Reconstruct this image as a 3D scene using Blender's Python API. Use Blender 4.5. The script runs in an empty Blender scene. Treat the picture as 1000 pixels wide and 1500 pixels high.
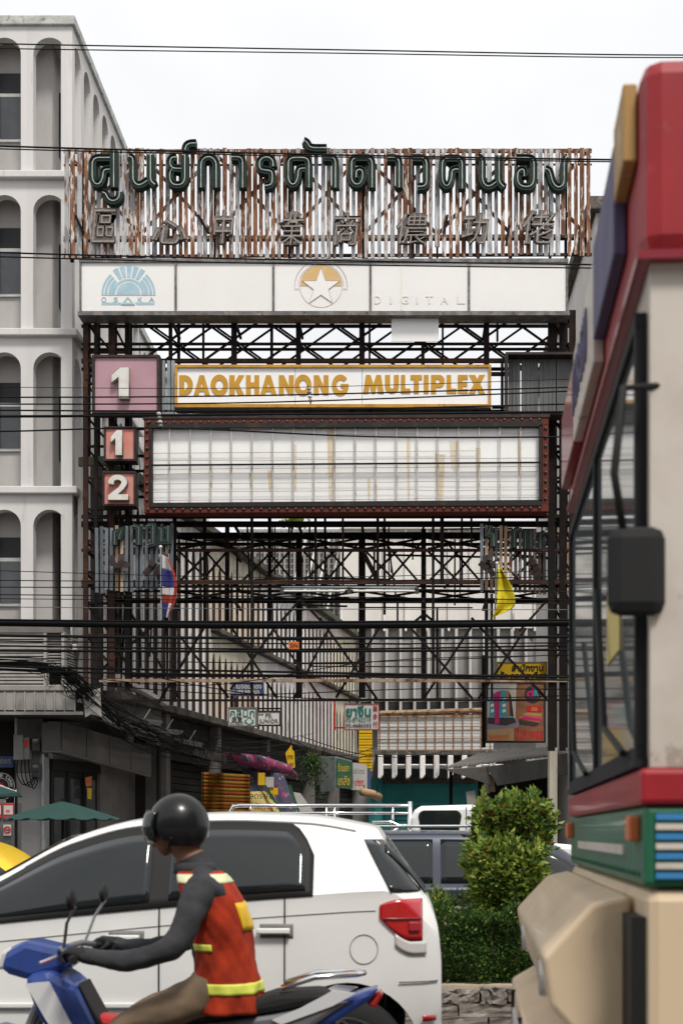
import bpy, bmesh, math, random
from mathutils import Vector, Matrix
random.seed(7)
SC = bpy.context.scene
COL = SC.collection
# ------------------------------------------------------------------ camera
FPX, VX, HY, CZ = 2083.0, 590.0, 1220.0, 1.44      # focal length (px of a 1000x1500 frame), vanishing point, eye height
cam_d = bpy.data.cameras.new('camera')
cam = bpy.data.objects.new('camera', cam_d); COL.objects.link(cam)
cam.location = (0, 0, CZ); cam.rotation_euler = (math.radians(90), 0, 0)
cam_d.sensor_fit = 'VERTICAL'; cam_d.sensor_height = 36.0
cam_d.lens = FPX / 1500 * 36.0
cam_d.shift_x = -(VX - 500) / 1500.0
cam_d.shift_y = (HY - 750) / 1500.0
cam_d.dof.use_dof = True; cam_d.dof.focus_distance = 29.0; cam_d.dof.aperture_fstop = 4.5
cam_d.clip_start = 0.05; cam_d.clip_end = 3000
SC.camera = cam
# ------------------------------------------------------------------ sky and sun (bright overcast)
SUN_EL, SUN_AZ = math.radians(58), math.radians(158)
world = bpy.data.worlds.new('World'); SC.world = world; world.use_nodes = True
nt = world.node_tree; nt.nodes.clear()
wo = nt.nodes.new('ShaderNodeOutputWorld'); bg = nt.nodes.new('ShaderNodeBackground')
sky = nt.nodes.new('ShaderNodeTexSky'); sky.sky_type = 'NISHITA'; sky.sun_disc = False
sky.sun_elevation = SUN_EL; sky.sun_rotation = SUN_AZ; sky.dust_density = 3.0; sky.air_density = 1.0
hs = nt.nodes.new('ShaderNodeHueSaturation'); hs.inputs['Saturation'].default_value = 0.10
hs.inputs['Value'].default_value = 1.0
mixc = nt.nodes.new('ShaderNodeMix'); mixc.data_type = 'RGBA'; mixc.inputs[0].default_value = 0.80
tc = nt.nodes.new('ShaderNodeTexCoord'); nz = nt.nodes.new('ShaderNodeTexNoise')
nz.inputs['Scale'].default_value = 2.6; nz.inputs['Detail'].default_value = 5
cr = nt.nodes.new('ShaderNodeValToRGB')
cr.color_ramp.elements[0].position = 0.35; cr.color_ramp.elements[0].color = (7.6, 7.7, 7.95, 1)
cr.color_ramp.elements[1].position = 0.7; cr.color_ramp.elements[1].color = (9.9, 9.9, 9.9, 1)
nt.links.new(tc.outputs['Generated'], nz.inputs['Vector']); nt.links.new(nz.outputs['Fac'], cr.inputs['Fac'])
nt.links.new(sky.outputs['Color'], hs.inputs['Color'])
nt.links.new(hs.outputs['Color'], mixc.inputs['A']); nt.links.new(cr.outputs['Color'], mixc.inputs['B'])
nt.links.new(mixc.outputs['Result'], bg.inputs['Color']); bg.inputs['Strength'].default_value = 0.10
nt.links.new(bg.outputs['Background'], wo.inputs['Surface'])
sun_d = bpy.data.lights.new('sun', 'SUN'); sun_d.energy = 2.4; sun_d.angle = math.radians(12); sun_d.color = (1, .95, .87)
sun = bpy.data.objects.new('sun', sun_d); COL.objects.link(sun)
# SUN_AZ: 0 = +Y, clockwise; direction TO the sun
sdir = Vector((math.sin(SUN_AZ) * math.cos(SUN_EL), math.cos(SUN_AZ) * math.cos(SUN_EL), math.sin(SUN_EL)))
sun.rotation_euler = sdir.to_track_quat('Z', 'Y').to_euler(); sun.location = (-12, -15, 30)
SC.view_settings.view_transform = 'Standard'; SC.view_settings.look = 'None'
SC.view_settings.exposure = 0.38; SC.view_settings.gamma = 1.0
try: SC.view_settings.use_curve_mapping = False
except Exception: pass
# ------------------------------------------------------------------ helpers
def wx(px, Y): return (px - VX) * Y / FPX
def wz(py, Y): return CZ + (HY - py) * Y / FPX
def W(px, py, Y): return Vector((wx(px, Y), Y, wz(py, Y)))
def pm(p, Y): return p * Y / FPX                      # pixels -> metres at depth Y

class B:
    """collects solids; build() links them as one mesh object"""
    def __init__(s): s.v = []; s.f = []
    def add(s, vs, fs):
        n = len(s.v); s.v += [tuple(v) for v in vs]; s.f += [tuple(i + n for i in f) for f in fs]; return s
    def box(s, x0, x1, y0, y1, z0, z1):
        return s.add([(x0,y0,z0),(x1,y0,z0),(x1,y1,z0),(x0,y1,z0),(x0,y0,z1),(x1,y0,z1),(x1,y1,z1),(x0,y1,z1)],
            [(0,3,2,1),(4,5,6,7),(0,1,5,4),(1,2,6,5),(2,3,7,6),(3,0,4,7)])
    def pbox(s, x0, y0, x1, y1, Y, d):                # pixel rectangle at depth Y, thickness d going back
        return s.box(wx(x0,Y), wx(x1,Y), Y, Y + d, wz(y1,Y), wz(y0,Y))
    def bar(s, p, q, w, d=None):                      # square bar
        p = Vector(p); q = Vector(q); d = w if d is None else d
        t = (q - p).normalized()
        a = Vector((0,1,0)) if abs(t.y) < .9 else Vector((0,0,1))
        u = t.cross(a).normalized(); n = u.cross(t).normalized()
        c = [(-1,-1),(1,-1),(1,1),(-1,1)]
        vs = [p + u*(i*w/2) + n*(j*d/2) for i,j in c] + [q + u*(i*w/2) + n*(j*d/2) for i,j in c]
        return s.add(vs, [(0,1,2,3),(7,6,5,4),(0,4,5,1),(1,5,6,2),(2,6,7,3),(3,7,4,0)])
    def tube(s, pts, r, n=6, caps=True):
        pts = [Vector(p) for p in pts]; rs = r if isinstance(r, (list, tuple)) else [r]*len(pts)
        rings = []; up = None
        for i, p in enumerate(pts):
            t = (pts[min(i+1,len(pts)-1)] - pts[max(i-1,0)])
            t = t.normalized() if t.length > 1e-9 else Vector((0,0,1))
            if up is None:
                up = Vector((0,0,1)) if abs(t.z) < .9 else Vector((1,0,0))
            u = t.cross(up)
            if u.length < 1e-6: u = t.cross(Vector((0,1,0)))
            u.normalize(); w = u.cross(t).normalized(); up = w
            rings.append([p + (u*math.cos(a) + w*math.sin(a))*rs[i] for a in [2*math.pi*k/n for k in range(n)]])
        vs = [v for ring in rings for v in ring]; fs = []
        for i in range(len(pts)-1):
            for k in range(n):
                a = i*n+k; b = i*n+(k+1)%n; fs.append((a, b, b+n, a+n))
        if caps: fs += [tuple(range(n-1,-1,-1)), tuple((len(pts)-1)*n+k for k in range(n))]
        return s.add(vs, fs)
    def prism(s, pts, y0, y1):                        # XZ outline extruded along Y
        n = len(pts); vs = [(x,y0,z) for x,z in pts] + [(x,y1,z) for x,z in pts]
        return s.add(vs, [tuple(range(n)), tuple(range(2*n-1,n-1,-1))] + [(i, i+n, (i+1)%n+n, (i+1)%n) for i in range(n)])
    def ppoly(s, pts, Y, d):
        return s.prism([(wx(x,Y), wz(y,Y)) for x,y in pts], Y, Y + d)
    def ribbon(s, pts, w, y0, y1):                    # mitred stroke in XZ, extruded
        pts = [Vector((p[0],p[1])) for p in pts]; L = []; R = []
        for i, p in enumerate(pts):
            a = (p - pts[i-1]).normalized() if i > 0 else None
            b = (pts[i+1] - p).normalized() if i < len(pts)-1 else None
            if a is None: a = b
            if b is None: b = a
            na = Vector((-a.y,a.x)); nb = Vector((-b.y,b.x)); m = (na+nb)
            m = m.normalized() if m.length > 1e-6 else na
            k = min(1/max(m.dot(na), .4), 1.8)
            L.append(p + m*w/2*k); R.append(p - m*w/2*k)
        n = len(pts)
        vs = [(v.x,y0,v.y) for v in L] + [(v.x,y0,v.y) for v in R] + [(v.x,y1,v.y) for v in L] + [(v.x,y1,v.y) for v in R]
        fs = []
        for i in range(n-1):
            fs += [(i,i+1,n+i+1,n+i), (2*n+i,3*n+i,3*n+i+1,2*n+i+1), (i,2*n+i,2*n+i+1,i+1), (n+i,n+i+1,3*n+i+1,3*n+i)]
        fs += [(0,n,3*n,2*n), (n-1,3*n-1,4*n-1,2*n-1)]
        return s.add(vs, fs)
    def sphere(s, c, r, n=8, m=5, sc=(1,1,1)):
        vs = []; fs = []
        for i in range(m+1):
            th = math.pi*i/m
            for k in range(n):
                a = 2*math.pi*k/n
                vs.append((c[0]+r*sc[0]*math.sin(th)*math.cos(a), c[1]+r*sc[1]*math.sin(th)*math.sin(a), c[2]+r*sc[2]*math.cos(th)))
        for i in range(m):
            for k in range(n): fs.append((i*n+k, (i+1)*n+k, (i+1)*n+(k+1)%n, i*n+(k+1)%n))
        return s.add(vs, fs)
    def lathe(s, prof, c, n=16, axis='z', arc=2*math.pi):   # prof: (r, h)
        vs = []; fs = []
        for r, h in prof:
            for k in range(n):
                a = arc*k/n; x, y = r*math.cos(a), r*math.sin(a)
                vs.append((c[0]+x, c[1]+y, c[2]+h) if axis == 'z' else (c[0]+x, c[1]+h, c[2]+y))
        for i in range(len(prof)-1):
            for k in range(n): fs.append((i*n+k, i*n+(k+1)%n, (i+1)*n+(k+1)%n, (i+1)*n+k))
        return s.add(vs, fs)
    def grid(s, fn, nu, nv, thick=None):              # surface patch fn(u,v) -> point
        vs = [fn(i/nu, j/nv) for i in range(nu+1) for j in range(nv+1)]; fs = []
        for i in range(nu):
            for j in range(nv):
                a = i*(nv+1)+j; fs.append((a, a+nv+1, a+nv+2, a+1))
        return s.add(vs, fs)
    def mesh(s, name):
        m = bpy.data.meshes.new(name); m.from_pydata(s.v, [], s.f); m.update()
        bm = bmesh.new(); bm.from_mesh(m); bmesh.ops.recalc_face_normals(bm, faces=bm.faces); bm.to_mesh(m); bm.free()
        return m
    def build(s, name, mat, parent=None, smooth=False, bevel=0.0, loc=None, solid=0.0, sub=0, **tags):
        o = bpy.data.objects.new(name, s.mesh(name)); COL.objects.link(o)
        finish(o, mat, parent, smooth, bevel, loc, solid, sub); tag(o, **tags); return o

def finish(o, mat, parent, smooth=False, bevel=0.0, loc=None, solid=0.0, sub=0):
    if mat: o.data.materials.append(M(mat))
    if loc is not None: o.location = loc
    if parent is not None: adopt(o, parent)
    if smooth:
        for p in o.data.polygons: p.use_smooth = True
    if solid:
        md = o.modifiers.new('solid', 'SOLIDIFY'); md.thickness = solid; md.offset = 0
    if bevel:
        md = o.modifiers.new('bevel', 'BEVEL'); md.width = bevel; md.segments = 2; md.limit_method = 'ANGLE'
    if sub:
        md = o.modifiers.new('sub', 'SUBSURF'); md.levels = sub; md.render_levels = sub

def root_loc(o):
    l = Vector(o.location)
    while o.parent: o = o.parent; l += Vector(o.location)
    return l
def adopt(o, parent):                                 # keeps the child's world coordinates
    o.parent = parent
    m = Matrix.Identity(4); p = parent; chain = []
    while p: chain.append(p); p = p.parent
    for p in reversed(chain):
        b = Matrix.Translation(p.location) @ p.rotation_euler.to_matrix().to_4x4()
        m = m @ p.matrix_parent_inverse @ b
    o.matrix_parent_inverse = m.inverted()
def tag(o, label=None, cat=None, group=None, kind=None):
    if label: o['label'] = label
    if cat: o['category'] = cat
    if group: o['group'] = group
    if kind: o['kind'] = kind
    return o
def thing(name, label, cat, base, group=None):
    o = bpy.data.objects.new(name, None); o.empty_display_size = .2; COL.objects.link(o); o.location = base
    return tag(o, label, cat, group, 'thing')
def copy_at(src, loc, parent=None, rz=0.0, mat=None):  # shares the mesh of src; src built about its own origin
    c = src.copy(); COL.objects.link(c); c.parent = None; c.matrix_parent_inverse = Matrix.Identity(4)
    c.location = loc; c.rotation_euler = (0, 0, rz)
    if parent is not None: adopt(c, parent)
    return c
def smooth_pts(pts, n=5):
    q = []
    for i in range(len(pts)-1):
        a = pts[max(i-1,0)]; b = pts[i]; c = pts[i+1]; d = pts[min(i+2,len(pts)-1)]
        for s in range(n):
            t = s/n; q.append(.5*((2*b)+(c-a)*t+(2*a-5*b+4*c-d)*t*t+(3*b-a-3*c+d)*t**3))
    return q + [pts[-1]]
def copy_tree(o, parent=None):
    c = o.copy(); COL.objects.link(c); c.parent = parent
    for ch in list(o.children): copy_tree(ch, c)
    return c

# ------------------------------------------------------------------ materials
_M = {}; SPEC = {}
def M(name):
    if name not in _M: _M[name] = SPEC[name](name)
    return _M[name]
def mk(base, rough=.75, metal=0.0, c2=None, scale=3.0, lo=.45, hi=.7, stretch=(1,1,1), rnd=0.0, bump=0.0, bscale=40.0,
       c3=None, scale3=12.0, lo3=.55, hi3=.66, coat=0.0, spec=.25, detail=6.0, trans=0.0, leaf=0.0):
    def make(name):
        m = bpy.data.materials.new(name); m.use_nodes = True; t = m.node_tree; n = t.nodes; l = t.links
        p = n['Principled BSDF']; p.inputs['Roughness'].default_value = rough; p.inputs['Metallic'].default_value = metal
        p.inputs['Coat Weight'].default_value = coat; p.inputs['Coat Roughness'].default_value = .06
        p.inputs['Specular IOR Level'].default_value = spec
        if trans: p.inputs['Transmission Weight'].default_value = trans
        co = n.new('ShaderNodeTexCoord'); mp = n.new('ShaderNodeMapping'); mp.inputs['Scale'].default_value = stretch
        oi = n.new('ShaderNodeObjectInfo'); vm = n.new('ShaderNodeVectorMath'); vm.operation = 'SCALE'; vm.inputs[0].default_value = (37, 19, 53)
        l.new(oi.outputs['Random'], vm.inputs['Scale'])
        l.new(co.outputs['Object'], mp.inputs['Vector']); l.new(vm.outputs['Vector'], mp.inputs['Location'])
        def noise(sc, det=detail):
            x = n.new('ShaderNodeTexNoise'); x.inputs['Scale'].default_value = sc; x.inputs['Detail'].default_value = det
            x.inputs['Roughness'].default_value = .62
            l.new(mp.outputs['Vector'], x.inputs['Vector']); return x
        def ramp(src, a, b):
            r = n.new('ShaderNodeMapRange'); r.inputs['From Min'].default_value = a; r.inputs['From Max'].default_value = b
            l.new(src, r.inputs['Value']); return r.outputs['Result']
        def mix(fac, a, b):
            x = n.new('ShaderNodeMix'); x.data_type = 'RGBA'
            if isinstance(fac, float): x.inputs[0].default_value = fac
            else: l.new(fac, x.inputs[0])
            for sock, val in (('A', a), ('B', b)):
                if isinstance(val, tuple): x.inputs[sock].default_value = (*val, 1)
                else: l.new(val, x.inputs[sock])
            return x.outputs['Result']
        col = tuple(base)
        if c2: col = mix(ramp(noise(scale).outputs['Fac'], lo, hi), col, tuple(c2))
        if c3: col = mix(ramp(noise(scale3).outputs['Fac'], lo3, hi3), col, tuple(c3))
        if rnd:
            h = n.new('ShaderNodeHueSaturation'); mr = n.new('ShaderNodeMapRange')
            mr.inputs['To Min'].default_value = 1-rnd; mr.inputs['To Max'].default_value = 1+rnd
            l.new(oi.outputs['Random'], mr.inputs['Value']); l.new(mr.outputs['Result'], h.inputs['Value'])
            if isinstance(col, tuple): h.inputs['Color'].default_value = (*col, 1)
            else: l.new(col, h.inputs['Color'])
            col = h.outputs['Color']
        if isinstance(col, tuple): p.inputs['Base Color'].default_value = (*col, 1)
        else: l.new(col, p.inputs['Base Color'])
        if leaf:
            tr = n.new('ShaderNodeBsdfTranslucent'); ms = n.new('ShaderNodeMixShader'); ms.inputs[0].default_value = leaf
            if isinstance(col, tuple): tr.inputs['Color'].default_value = (*col, 1)
            else: l.new(col, tr.inputs['Color'])
            l.new(p.outputs[0], ms.inputs[1]); l.new(tr.outputs[0], ms.inputs[2]); l.new(ms.outputs[0], n['Material Output'].inputs['Surface'])
        if bump:
            bn = n.new('ShaderNodeBump'); bn.inputs['Strength'].default_value = bump; bn.inputs['Distance'].default_value = .01
            l.new(noise(bscale).outputs['Fac'], bn.inputs['Height']); l.new(bn.outputs['Normal'], p.inputs['Normal'])
        return m
    return make
S = SPEC
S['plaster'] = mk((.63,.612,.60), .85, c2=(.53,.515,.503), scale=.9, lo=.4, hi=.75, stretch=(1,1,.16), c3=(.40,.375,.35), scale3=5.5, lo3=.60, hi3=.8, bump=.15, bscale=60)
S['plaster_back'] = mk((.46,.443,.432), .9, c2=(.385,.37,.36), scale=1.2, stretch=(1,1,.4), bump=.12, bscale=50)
S['coping'] = mk((.50,.51,.49), .85, c2=(.30,.31,.29), scale=3, c3=(.2,.2,.18), scale3=9)
S['alu'] = mk((.52,.52,.50), .45, metal=.3, c2=(.42,.42,.4), scale=4)
S['glass_dark'] = mk((.035,.04,.045), .08, spec=.6, c2=(.06,.065,.07), scale=1.5)
S['car_glass'] = mk((.012,.015,.016), .04, spec=.5)
S['bus_glass'] = mk((.16,.19,.20), .06, spec=.7, c2=(.10,.11,.11), scale=1.2)  # raised base tone stands in for the pale street reflection
S['dark_slot'] = mk((.022,.022,.026), .35)
S['fin_white'] = mk((.80,.775,.76), .8, c2=(.60,.57,.55), scale=2.2, lo=.42, hi=.75, stretch=(1,1,.22), c3=(.10,.09,.08), scale3=3.0, lo3=.58, hi3=.72, rnd=.14)
S['fin_cream'] = mk((.72,.67,.56), .8, c2=(.52,.46,.36), scale=2.2, lo=.42, hi=.75, stretch=(1,1,.22), c3=(.12,.10,.08), scale3=3.4, lo3=.60, hi3=.74, rnd=.12)
S['fin_pink'] = mk((.74,.65,.64), .8, c2=(.50,.41,.40), scale=2.2, stretch=(1,1,.25), c3=(.2,.15,.14), scale3=4, lo3=.64, hi3=.8, rnd=.08)
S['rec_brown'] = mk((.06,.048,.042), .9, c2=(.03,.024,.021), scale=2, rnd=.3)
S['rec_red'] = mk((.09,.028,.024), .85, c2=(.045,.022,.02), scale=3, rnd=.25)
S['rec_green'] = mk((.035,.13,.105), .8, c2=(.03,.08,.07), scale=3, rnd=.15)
S['slab'] = mk((.13,.115,.10), .95, c2=(.035,.032,.03), scale=1.8, lo=.4, hi=.65, c3=(.24,.215,.19), scale3=5, lo3=.6, bump=.4, bscale=18)
S['end_panel'] = mk((.70,.675,.64), .8, c2=(.61,.585,.55), scale=1.0, stretch=(1,1,.5), c3=(.42,.39,.36), scale3=2.5, lo3=.62, hi3=.8, rnd=.05)
S['end_grey'] = mk((.34,.335,.33), .85, c2=(.25,.245,.24), scale=1.5, stretch=(1,1,.4), rnd=.06)
S['end_fin'] = mk((.52,.50,.48), .8, c2=(.36,.34,.32), scale=2, stretch=(1,1,.3))
S['steel'] = mk((.011,.009,.009), .85, spec=.12, c2=(.030,.016,.011), scale=3.0, lo=.5, hi=.72, c3=(.10,.045,.022), scale3=7, lo3=.66, hi3=.78, rnd=.35, bump=.2, bscale=30)
S['steel_rust'] = mk((.028,.016,.013), .85, spec=.12, c2=(.085,.036,.018), scale=3, lo=.5, hi=.72, c3=(.012,.01,.01), scale3=6, rnd=.3, bump=.2, bscale=30)
S['pipe_rust'] = mk((.34,.25,.17), .75, c2=(.20,.10,.05), scale=3, lo=.45, hi=.62, c3=(.08,.05,.04), scale3=6)
S['letter_green'] = mk((.016,.034,.028), .75, c2=(.028,.056,.045), scale=5, c3=(.012,.02,.018), scale3=14)
S['letter_edge'] = mk((.012,.028,.023), .5)
S['neon'] = mk((.50,.53,.49), .4, c2=(.30,.31,.28), scale=6)
S['cjk_body'] = mk((.115,.095,.085), .6, c2=(.13,.11,.10), scale=9, c3=(.32,.29,.27), scale3=16)
S['cjk_edge'] = mk((.30,.265,.245), .55, c2=(.17,.15,.135), scale=12)
S['lightbox'] = mk((.77,.755,.74), .45, c2=(.74,.725,.71), scale=.8, c3=(.68,.64,.58), scale3=1.6, lo3=.66, hi3=.85)
S['lightbox_clean'] = mk((.82,.815,.81), .4, c2=(.79,.785,.78), scale=.9)
S['marquee_white'] = mk((.84,.835,.83), .5, c2=(.78,.77,.755), scale=1.4, lo=.45, hi=.8, c3=(.68,.58,.42), scale3=2.2, lo3=.68, hi3=.84, stretch=(1.6,1,.28), rnd=.02)
S['stain'] = mk((.66,.55,.36), .6, c2=(.70,.655,.58), scale=3.0, lo=.4, hi=.62, stretch=(3,1,.5))
S['box_frame'] = mk((.12,.12,.12), .55, metal=.3, c2=(.25,.24,.23), scale=6, c3=(.10,.06,.04), scale3=9)
S['logo_blue'] = mk((.33,.49,.57), .6, c2=(.42,.56,.62), scale=5)
S['logo_gold'] = mk((.58,.39,.17), .55, c2=(.64,.45,.21), scale=8)
S['logo_line'] = mk((.50,.36,.31), .6)
S['ghost'] = mk((.745,.70,.635), .6, c2=(.765,.74,.71), scale=6)
S['gold'] = mk((.52,.275,.03), .5, c2=(.46,.24,.03), scale=4)
S['gold_frame'] = mk((.50,.27,.035), .55, c2=(.33,.16,.03), scale=3, c3=(.14,.08,.03), scale3=8, lo3=.6)
S['pink'] = mk((.44,.265,.305), .6, c2=(.38,.225,.26), scale=1.3, stretch=(1,1,.5))
S['salmon'] = mk((.58,.205,.165), .6, c2=(.54,.30,.26), scale=1.8)
S['frame_dark'] = mk((.022,.017,.017), .6, c2=(.06,.03,.025), scale=5)
S['letter_white'] = mk((.66,.64,.60), .5, c2=(.52,.49,.44), scale=5)
S['letter_side'] = mk((.20,.17,.15), .6)
S['red_frame'] = mk((.11,.022,.011), .7, c2=(.08,.018,.012), scale=3, c3=(.06,.025,.02), scale3=9, lo3=.6, hi3=.75)
S['black_frame'] = mk((.016,.015,.015), .6, c2=(.05,.035,.02), scale=4, lo=.55, hi=.75)
S['bulb'] = mk((.018,.016,.018), .25, spec=.6)
S['grid_wire'] = mk((.42,.40,.37), .5, c2=(.24,.15,.09), scale=5, lo=.55, hi=.7, rnd=.15)
S['sheet_grey'] = mk((.13,.135,.135), .6, c2=(.085,.085,.085), scale=2, stretch=(2,1,.4), c3=(.18,.12,.08), scale3=4, lo3=.64)
S['galv'] = mk((.30,.33,.35), .5, metal=.4, c2=(.22,.24,.25), scale=6)
S['cable'] = mk((.006,.006,.0065), .6, spec=.12)
S['cable_grey'] = mk((.10,.10,.105), .5)
S['louvre'] = mk((.33,.315,.295), .7, c2=(.24,.225,.21), scale=3)
S['canopy'] = mk((.34,.325,.305), .7, c2=(.26,.245,.23), scale=2, stretch=(1,1,.4), c3=(.22,.20,.18), scale3=4, lo3=.64)
S['marble'] = mk((.10,.092,.087), .10, c2=(.08,.072,.067), scale=2.5, spec=.5)
S['shop_wall'] = mk((.28,.272,.268), .85, c2=(.23,.222,.218), scale=2)
S['shop_tan'] = mk((.17,.155,.145), .85, c2=(.12,.11,.10), scale=2)
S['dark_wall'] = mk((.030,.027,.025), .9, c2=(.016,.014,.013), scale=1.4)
S['black'] = mk((.012,.012,.012), .6)
S['meter'] = mk((.20,.195,.185), .6, c2=(.15,.145,.14), scale=6)
S['meter_dark'] = mk((.05,.048,.047), .45)
S['parasol'] = mk((.022,.055,.049), .85, c2=(.022,.06,.054), scale=4, bump=.2, bscale=90)
S['white_paint'] = mk((.76,.76,.75), .35, coat=.6, c2=(.73,.73,.72), scale=2)
S['white_panel'] = mk((.72,.71,.70), .5, c2=(.66,.65,.63), scale=2)
S['sign_red'] = mk((.52,.03,.03), .5)
S['sign_teal'] = mk((.02,.20,.15), .5)
S['sign_green'] = mk((.02,.12,.05), .5, c2=(.03,.09,.04), scale=3)
S['sign_blue'] = mk((.045,.075,.20), .5, c2=(.035,.055,.15), scale=3)
S['sign_yellow'] = mk((.72,.45,.015), .5, c2=(.66,.40,.02), scale=3)
S['ink'] = mk((.018,.016,.016), .6)
S['sign_frame'] = mk((.20,.20,.19), .5, metal=.3)
S['tube_white'] = mk((.70,.69,.66), .3)
S['chrome'] = mk((.72,.72,.72), .16, metal=1.0)
S['rubber'] = mk((.02,.02,.021), .8)
S['tail_red'] = mk((.42,.008,.012), .12, spec=.7, coat=.5)
S['tail_clear'] = mk((.55,.53,.52), .15, spec=.7, coat=.4)
S['navy'] = mk((.035,.042,.065), .3, coat=.8, metal=.2)
S['taxi'] = mk((.75,.48,.01), .35, coat=.5)
S['foliage'] = mk((.13,.22,.026), .45, c2=(.27,.33,.055), scale=9, lo=.35, hi=.65, c3=(.045,.10,.018), scale3=22, lo3=.52, hi3=.6, spec=.4, leaf=.35)
S['foliage_dark'] = mk((.045,.105,.022), .5, c2=(.07,.14,.028), scale=8, lo=.4, hi=.65, c3=(.02,.055,.014), scale3=20, lo3=.48, hi3=.6, leaf=.2)
S['foliage_sunlit_tone'] = mk((.30,.36,.065), .5, c2=(.40,.42,.10), scale=9, leaf=.35)  # paler leaf colour paints in sun-lit highlights
S['foliage_red'] = mk((.30,.09,.03), .5, c2=(.34,.24,.05), scale=12)
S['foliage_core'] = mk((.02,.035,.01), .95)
S['bark'] = mk((.12,.085,.055), .9, c2=(.07,.05,.035), scale=8)
S['stone_wall'] = mk((.20,.175,.155), .95, c2=(.13,.11,.098), scale=4, c3=(.32,.28,.245), scale3=9, lo3=.55, hi3=.7, bump=.6, bscale=26, rnd=.15)
S['brick_red'] = mk((.28,.10,.05), .9, c2=(.18,.075,.045), scale=9, rnd=.2)
S['soil'] = mk((.42,.34,.26), .95, c2=(.33,.26,.2), scale=5)
S['asphalt'] = mk((.055,.054,.053), .9, c2=(.04,.04,.04), scale=2, c3=(.075,.073,.07), scale3=30, bump=.3, bscale=90)
S['paving'] = mk((.24,.23,.215), .9, c2=(.17,.165,.155), scale=2, rnd=.12)
S['road_paint'] = mk((.70,.69,.66), .7, c2=(.5,.49,.47), scale=9)
S['teal_wall'] = mk((.03,.20,.20), .8, c2=(.025,.15,.155), scale=1.5)
S['corrugated'] = mk((.24,.225,.21), .65, c2=(.16,.145,.135), scale=1.6, c3=(.22,.12,.06), scale3=2.6, lo3=.62, hi3=.78)
S['tile_white'] = mk((.62,.62,.61), .4, c2=(.54,.53,.52), scale=2, rnd=.04)
S['rust_line'] = mk((.26,.12,.05), .8, c2=(.34,.22,.14), scale=6)
S['vest'] = mk((.38,.034,.010), .9, c2=(.20,.020,.009), scale=7, bump=.3, bscale=25)
S['hivis'] = mk((.62,.66,.10), .5)
S['hivis_pale'] = mk((.66,.68,.42), .4)
S['jacket'] = mk((.04,.041,.046), .85, c2=(.024,.025,.028), scale=7, bump=.4, bscale=20)
S['trouser'] = mk((.16,.115,.075), .85, c2=(.11,.08,.055), scale=6, bump=.3, bscale=22)
S['helmet'] = mk((.010,.010,.011), .28, coat=.15)
S['skin'] = mk((.24,.125,.08), .55)
S['bike_blue'] = mk((.025,.055,.23), .35, coat=.4, c2=(.02,.04,.16), scale=6)
S['bike_white'] = mk((.62,.62,.64), .3, coat=.5)
S['bike_grey'] = mk((.20,.20,.21), .4, metal=.4)
S['bike_red'] = mk((.42,.02,.02), .35)
S['bus_red'] = mk((.34,.020,.028), .5, coat=.15, c2=(.24,.018,.026), scale=2.5, c3=(.42,.10,.09), scale3=7, lo3=.6, hi3=.8)
S['bus_maroon'] = mk((.24,.02,.035), .4, coat=.3)
S['bus_cream'] = mk((.64,.50,.34), .5, coat=.15, c2=(.52,.40,.27), scale=2.2, stretch=(1,1,.5), c3=(.34,.26,.18), scale3=6, lo3=.62, hi3=.8)
S['bus_green'] = mk((.02,.125,.065), .5, coat=.15, c2=(.03,.09,.055), scale=3, c3=(.10,.16,.11), scale3=7, lo3=.6, hi3=.8)
S['bus_blue'] = mk((.085,.08,.17), .55, c2=(.13,.12,.20), scale=4)
S['board_gold'] = mk((.42,.25,.085), .55, c2=(.30,.15,.06), scale=4, c3=(.5,.38,.24), scale3=8)
S['bus_ivory'] = mk((.60,.545,.49), .45, coat=.1, c2=(.48,.42,.37), scale=3, c3=(.36,.31,.27), scale3=7, lo3=.62)
S['bus_stripe'] = mk((.05,.22,.48), .45)
S['flag_red'] = mk((.34,.045,.03), .85, c2=(.26,.03,.025), scale=6); S['flag_white'] = mk((.52,.495,.485), .8); S['flag_blue'] = mk((.035,.035,.16), .8)
S['flag_yellow'] = mk((.62,.52,.02), .75, c2=(.52,.43,.02), scale=5)
S['orange_tag'] = mk((.50,.12,.02), .6)
S['magenta'] = mk((.52,.03,.16), .6); S['sky_print'] = mk((.42,.50,.56), .5, c2=(.62,.54,.42), scale=1.8, lo=.4, hi=.6)
S['print_brown'] = mk((.30,.14,.07), .5, c2=(.20,.085,.05), scale=2, stretch=(1,1,3)); S['print_teal'] = mk((.06,.33,.40), .5)
S['print_tan'] = mk((.46,.30,.16), .5, c2=(.38,.24,.12), scale=3); S['print_orange'] = mk((.56,.16,.06), .5); S['print_dark'] = mk((.055,.04,.05), .5)
S['print_grey'] = mk((.24,.22,.25), .5)
S['tarp_orange'] = mk((.30,.07,.014), .8, c2=(.22,.05,.012), scale=3); S['tarp_yellow'] = mk((.30,.17,.02), .8)
S['cloth_mix'] = mk((.075,.075,.12), .8, c2=(.35,.05,.16), scale=3, lo=.56, hi=.64, c3=(.45,.42,.42), scale3=6, lo3=.62, hi3=.66)
S['cloth_pink'] = mk((.30,.045,.12), .85, c2=(.07,.065,.11), scale=4, lo=.5, hi=.56, c3=(.5,.46,.45), scale3=7, lo3=.6, hi3=.65)
S['poster_yellow'] = mk((.62,.50,.19), .7)
S['lattice'] = mk((.36,.345,.33), .85, c2=(.26,.245,.235), scale=2)
S['moss'] = mk((.10,.10,.075), .95, c2=(.05,.055,.04), scale=2.5, c3=(.2,.19,.17), scale3=6, bump=.5, bscale=15)
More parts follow.
